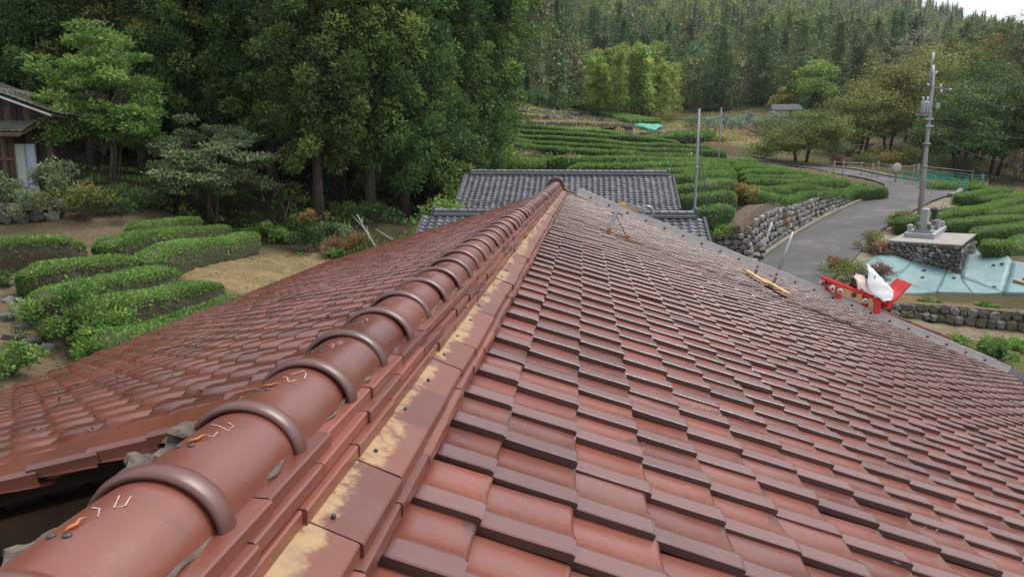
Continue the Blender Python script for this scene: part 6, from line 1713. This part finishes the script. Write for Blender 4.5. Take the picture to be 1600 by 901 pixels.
for k in range(40):
    px = 918+138*g.random(); Y = 126+16*g.random()
    p = np.array(at(px, 180, Y)); p[2] = gz(p[0], p[1]); sc = .58+.62*g.random()
    if px > 1030: sc *= .8
    if px < 935: sc *= .85
    r = tag(empty('bamboo', p, g.random()*6.28), 'yellow green feathery bamboo in the grove above the tea terraces', 'bamboo', 'bamboo grove'); r.scale = (sc, sc, sc*.92)
    m_ = BM[int(g.integers(4))]; link('culm', m_[0], r); link('foliage', m_[1], r)

# ------------------------------------------------------------------ wooded mountain
FC = []
for k, (kind, n, L, H, R) in enumerate((('cone', 1900, .46, 13.5, 3.3), ('cone', 1900, .46, 14.5, 3.7), ('pine', 1600, .5, 12, 3.9), ('round', 1700, .48, 10, 4.2), ('pine', 1600, .5, 12.5, 3.6), ('cone', 1600, .45, 12, 3.1))):
    FC.append((far_conifer(400+k, H, R, n, L, kind), H, kind))
FM = []
for (V, Fq, T), H, kind in FC:
    tb = MB(); tb.tube((0, 0, -.5), (0, 0, H*.9), .20, .04, n=6)
    FM.append((tb.mesh('trunk', [M['bark']]), mesh_np('crown', V, Fq, [M['cypress']], T)))
FMo = mesh_np('crown', *FC[3][0][:2], [M['olive']], FC[3][0][2]); FMr = mesh_np('crown', *FC[2][0][:2], [M['brown_leaf']], FC[2][0][2])
g = np.random.default_rng(23); cand = []
def front_edge(px):
    return np.interp(px, [700, 800, 850, 905, 1060, 1075, 1200, 1300, 1340, 1480, 1700], [96, 124, 132, 143, 143, 137, 139, 134, 112, 100, 88])
Y = 86.0
while Y < 640:
    sp = 5.4+.009*(Y-80)+(Y > 330)*1.0
    xs_ = np.arange(-.55*Y-20, .78*Y+25, sp*1.12)
    for x in xs_:
        xx, yy = x+g.normal()*sp*.28, Y+g.normal()*sp*.28
        cand.append((xx, yy))
    Y += sp
cand = np.array(cand); cz = ground(cand[:, 0], cand[:, 1])
trees = []
for (x, y), z in zip(cand, cz):
    px, py, d = project((x, y, z+8)); 
    if d < 20 or px < 770 or px > 1660 or py < -75*300/d-60 or y < front_edge(px): continue
    trees.append((d, x, y, z, px, py))
trees.sort()
zdisp = []
nind = 0; P = []; Q = []; Tt = []; b = 0; labs = {'cone': 'pointed dark conifer in the wood on the mountain slope', 'pine': 'layered green pine in the wood on the mountain slope', 'round': 'rounded green tree in the wood on the mountain slope'}
FSM = []
for (V, Fq, T), H, kind in FC:
    n4 = len(Fq); nc_ = 81; sel = np.concatenate([np.random.default_rng(1).choice(n4-nc_, 230, replace=False), np.arange(n4-nc_, n4)])
    Vq = V.reshape(n4, 4, 3)[sel]; c_ = Vq[:, :1]; Vq[:230] = (c_+(Vq-c_)*1.7)[:230]; FSM.append((Vq.reshape(-1, 3), T.reshape(n4, 4)[sel].ravel(), H))
for d, x, y, z, px, py in trees:
    k = int(g.choice(6, p=[.13, .14, .21, .26, .18, .08])); sc = .75+.5*g.random()
    if d > 260: sc *= .88
    if px > 1300: sc *= .85 if px < 1440 else .72
    if nind < 300:
        kind = FC[k][2]
        r = empty('forest_tree', (x, y, z-.2), g.random()*6.28); r.scale = (sc*1.05, sc*1.05, sc)
        dead = g.random() < .025; oak = kind == 'round' and g.random() < .45
        tag(r, 'leafless reddish brown dead tree among the green conifers' if dead else ('olive yellow broadleaf tree among the conifers on the slope' if oak else labs[kind]), 'tree', 'trees of the wooded mountain slope')
        link('trunk', FM[k][0], r); link('crown', FMr if dead else (FMo if oak else FM[k][1]), r); nind += 1
    else:
        V, T, H = FSM[k]; a = g.random()*6.28; R_ = np.array([[math.cos(a), -math.sin(a), 0], [math.sin(a), math.cos(a), 0], [0, 0, 1]])
        P.append((V*sc) @ R_.T+np.array([x, y, z-.3])); Q.append(len(V)); Tt.append(np.clip(T*.6+.26*g.normal()+.18, 0, 1))
V = np.concatenate(P); n4 = len(V)//4
tag(link('wooded_hillside', mesh_np('wooded_hillside', V, np.arange(n4*4).reshape(n4, 4), [M['cypress']], np.concatenate(Tt))), 'distant wooded mountainside of countless small green treetops', 'forest', kind='stuff')
# dead reddish tree and pines by the end of the dark wood
for k, (px, Y_, sc, kk, lab) in enumerate(((818, 132, 1.55, 4, 'layered pine at the right edge of the dark cedar wood'), (853, 142, 1.75, 2, 'tall thin reddish dead pine behind the dark wood'), (872, 125, 1.3, 0, 'tall dark conifer right of the reddish dead pine'), (838, 118, 1.2, 1, 'dark conifer between pine and dead tree'))):
    p = np.array(at(px, 150, Y_)); p[2] = gz(p[0], p[1]); r = tag(empty('pine_tree', p, k*1.3), lab, 'tree'); r.scale = (sc, sc, sc*1.15)
    link('trunk', FM[kk][0], r); link('crown', FMr if k == 1 else FM[kk][1], r)

# ------------------------------------------------------------------ grass, weeds and litter
def grass(name, region, n, L, mat, seed, label, wd=.12, lean=.5, dens=None):
    g7 = np.random.default_rng(seed); x0, x1, y0, y1 = region
    x = g7.uniform(x0, x1, n); y = g7.uniform(y0, y1, n)
    if dens is not None: m = dens(x, y, g7); x, y = x[m], y[m]
    P = np.column_stack([x, y, ground(x, y)-.01]); D = g7.normal(size=P.shape)*lean; D[:, 2] = 1
    LL = L*(.5+g7.random(len(P)))
    t = np.clip(.5+.3*np.sin(x*.9+seed)*np.cos(y*.7)+g7.normal(size=len(P))*.2, 0, 1)
    v, f, tt_ = leaves(P, D, LL, LL*wd, g7, t)
    tag(link(name, mesh_np(name, v, f, [M[mat]], tt_)), label, 'grass', kind='stuff')
def patchy(x, y, g7): return (np.sin(x*1.7)+np.sin(y*2.3+x)+np.sin(x*.6-y*.9)*1.2+g7.normal(size=len(x))*.8) > .2
nr_ = lambda x, y, g7: (_near_road(np.column_stack([x, y]))[0] > 2.6) & patchy(x, y, g7)
grass('grass', (8, 30, 17, 25.6), 26000, .10, 'grass', 1, 'short green and dry grass below the path on the right', dens=lambda x, y, g7: patchy(x, y, g7) & ~((y > wall_y(x)-2.4) & (y < wall_y(x)+3.0)))
grass('grass', (-13, -5.4, 17, 29), 16000, .06, 'grass', 2, 'thin dry grass on the clearing at the left', dens=patchy)
grass('grass', (-15, -6, 4, 17), 9000, .09, 'grass', 3, 'weeds on the bare soil beside the left tea hedges', dens=patchy)
grass('grass', (-20, 30, 92, 140), 26000, .40, 'grass', 4, 'dry mown grass on the far terraces', wd=.25, dens=patchy)
grass('grass', (-8, 26, 36, 92), 22000, .22, 'grass', 5, 'tufts of grass between the tea rows', wd=.2, dens=nr_)
grass('grass', (10, 45, 28, 84), 24000, .20, 'grass', 6, 'grass tufts beside the road and the right tea field', wd=.2, dens=lambda x, y, g7: nr_(x, y, g7) & ~((y < 35) & (x > 9)) & (_near_road(np.column_stack([x, y]))[0] > 4))
M['straw'] = leaf_mat('dry_fallen_leaves', [(0, (.05, .03, .018)), (.5, (.12, .08, .045)), (1, (.22, .16, .09))], trans=0, val=0, hue=0)
grass('leaf_litter', (-17, -5.3, 5, 28.5), 15000, .055, 'straw', 8, 'fallen leaves and straw on the soil of the left garden', wd=.5, lean=3.0, dens=patchy)
grass('forest_litter', (-30, -2, 28, 46), 16000, .22, 'vine', 7, 'low leafy ground cover on the floor of the dark wood', wd=.35, lean=.8, dens=patchy)

# ------------------------------------------------------------------ thin moist air over the valley
mh = bpy.data.materials.new('moist_air'); mh.use_nodes = True; nh = mh.node_tree; nh.nodes.clear()
pv = nh.nodes.new('ShaderNodeVolumePrincipled'); pv.inputs['Color'].default_value = (.86, .92, 1.0, 1); pv.inputs['Density'].default_value = HAZE; pv.inputs['Anisotropy'].default_value = .2
oh = nh.nodes.new('ShaderNodeOutputMaterial'); nh.links.new(pv.outputs[0], oh.inputs['Volume'])
zlo, zhi = float(fz.min())-1.5, 330.0
hb = MB(); hb.box((50, 470, (zlo+zhi)/2), (1540, 1090, zhi-zlo))
if HAZE > 0: tag(hb.build('haze', [mh]), 'thin moist haze filling the valley', kind='stuff')
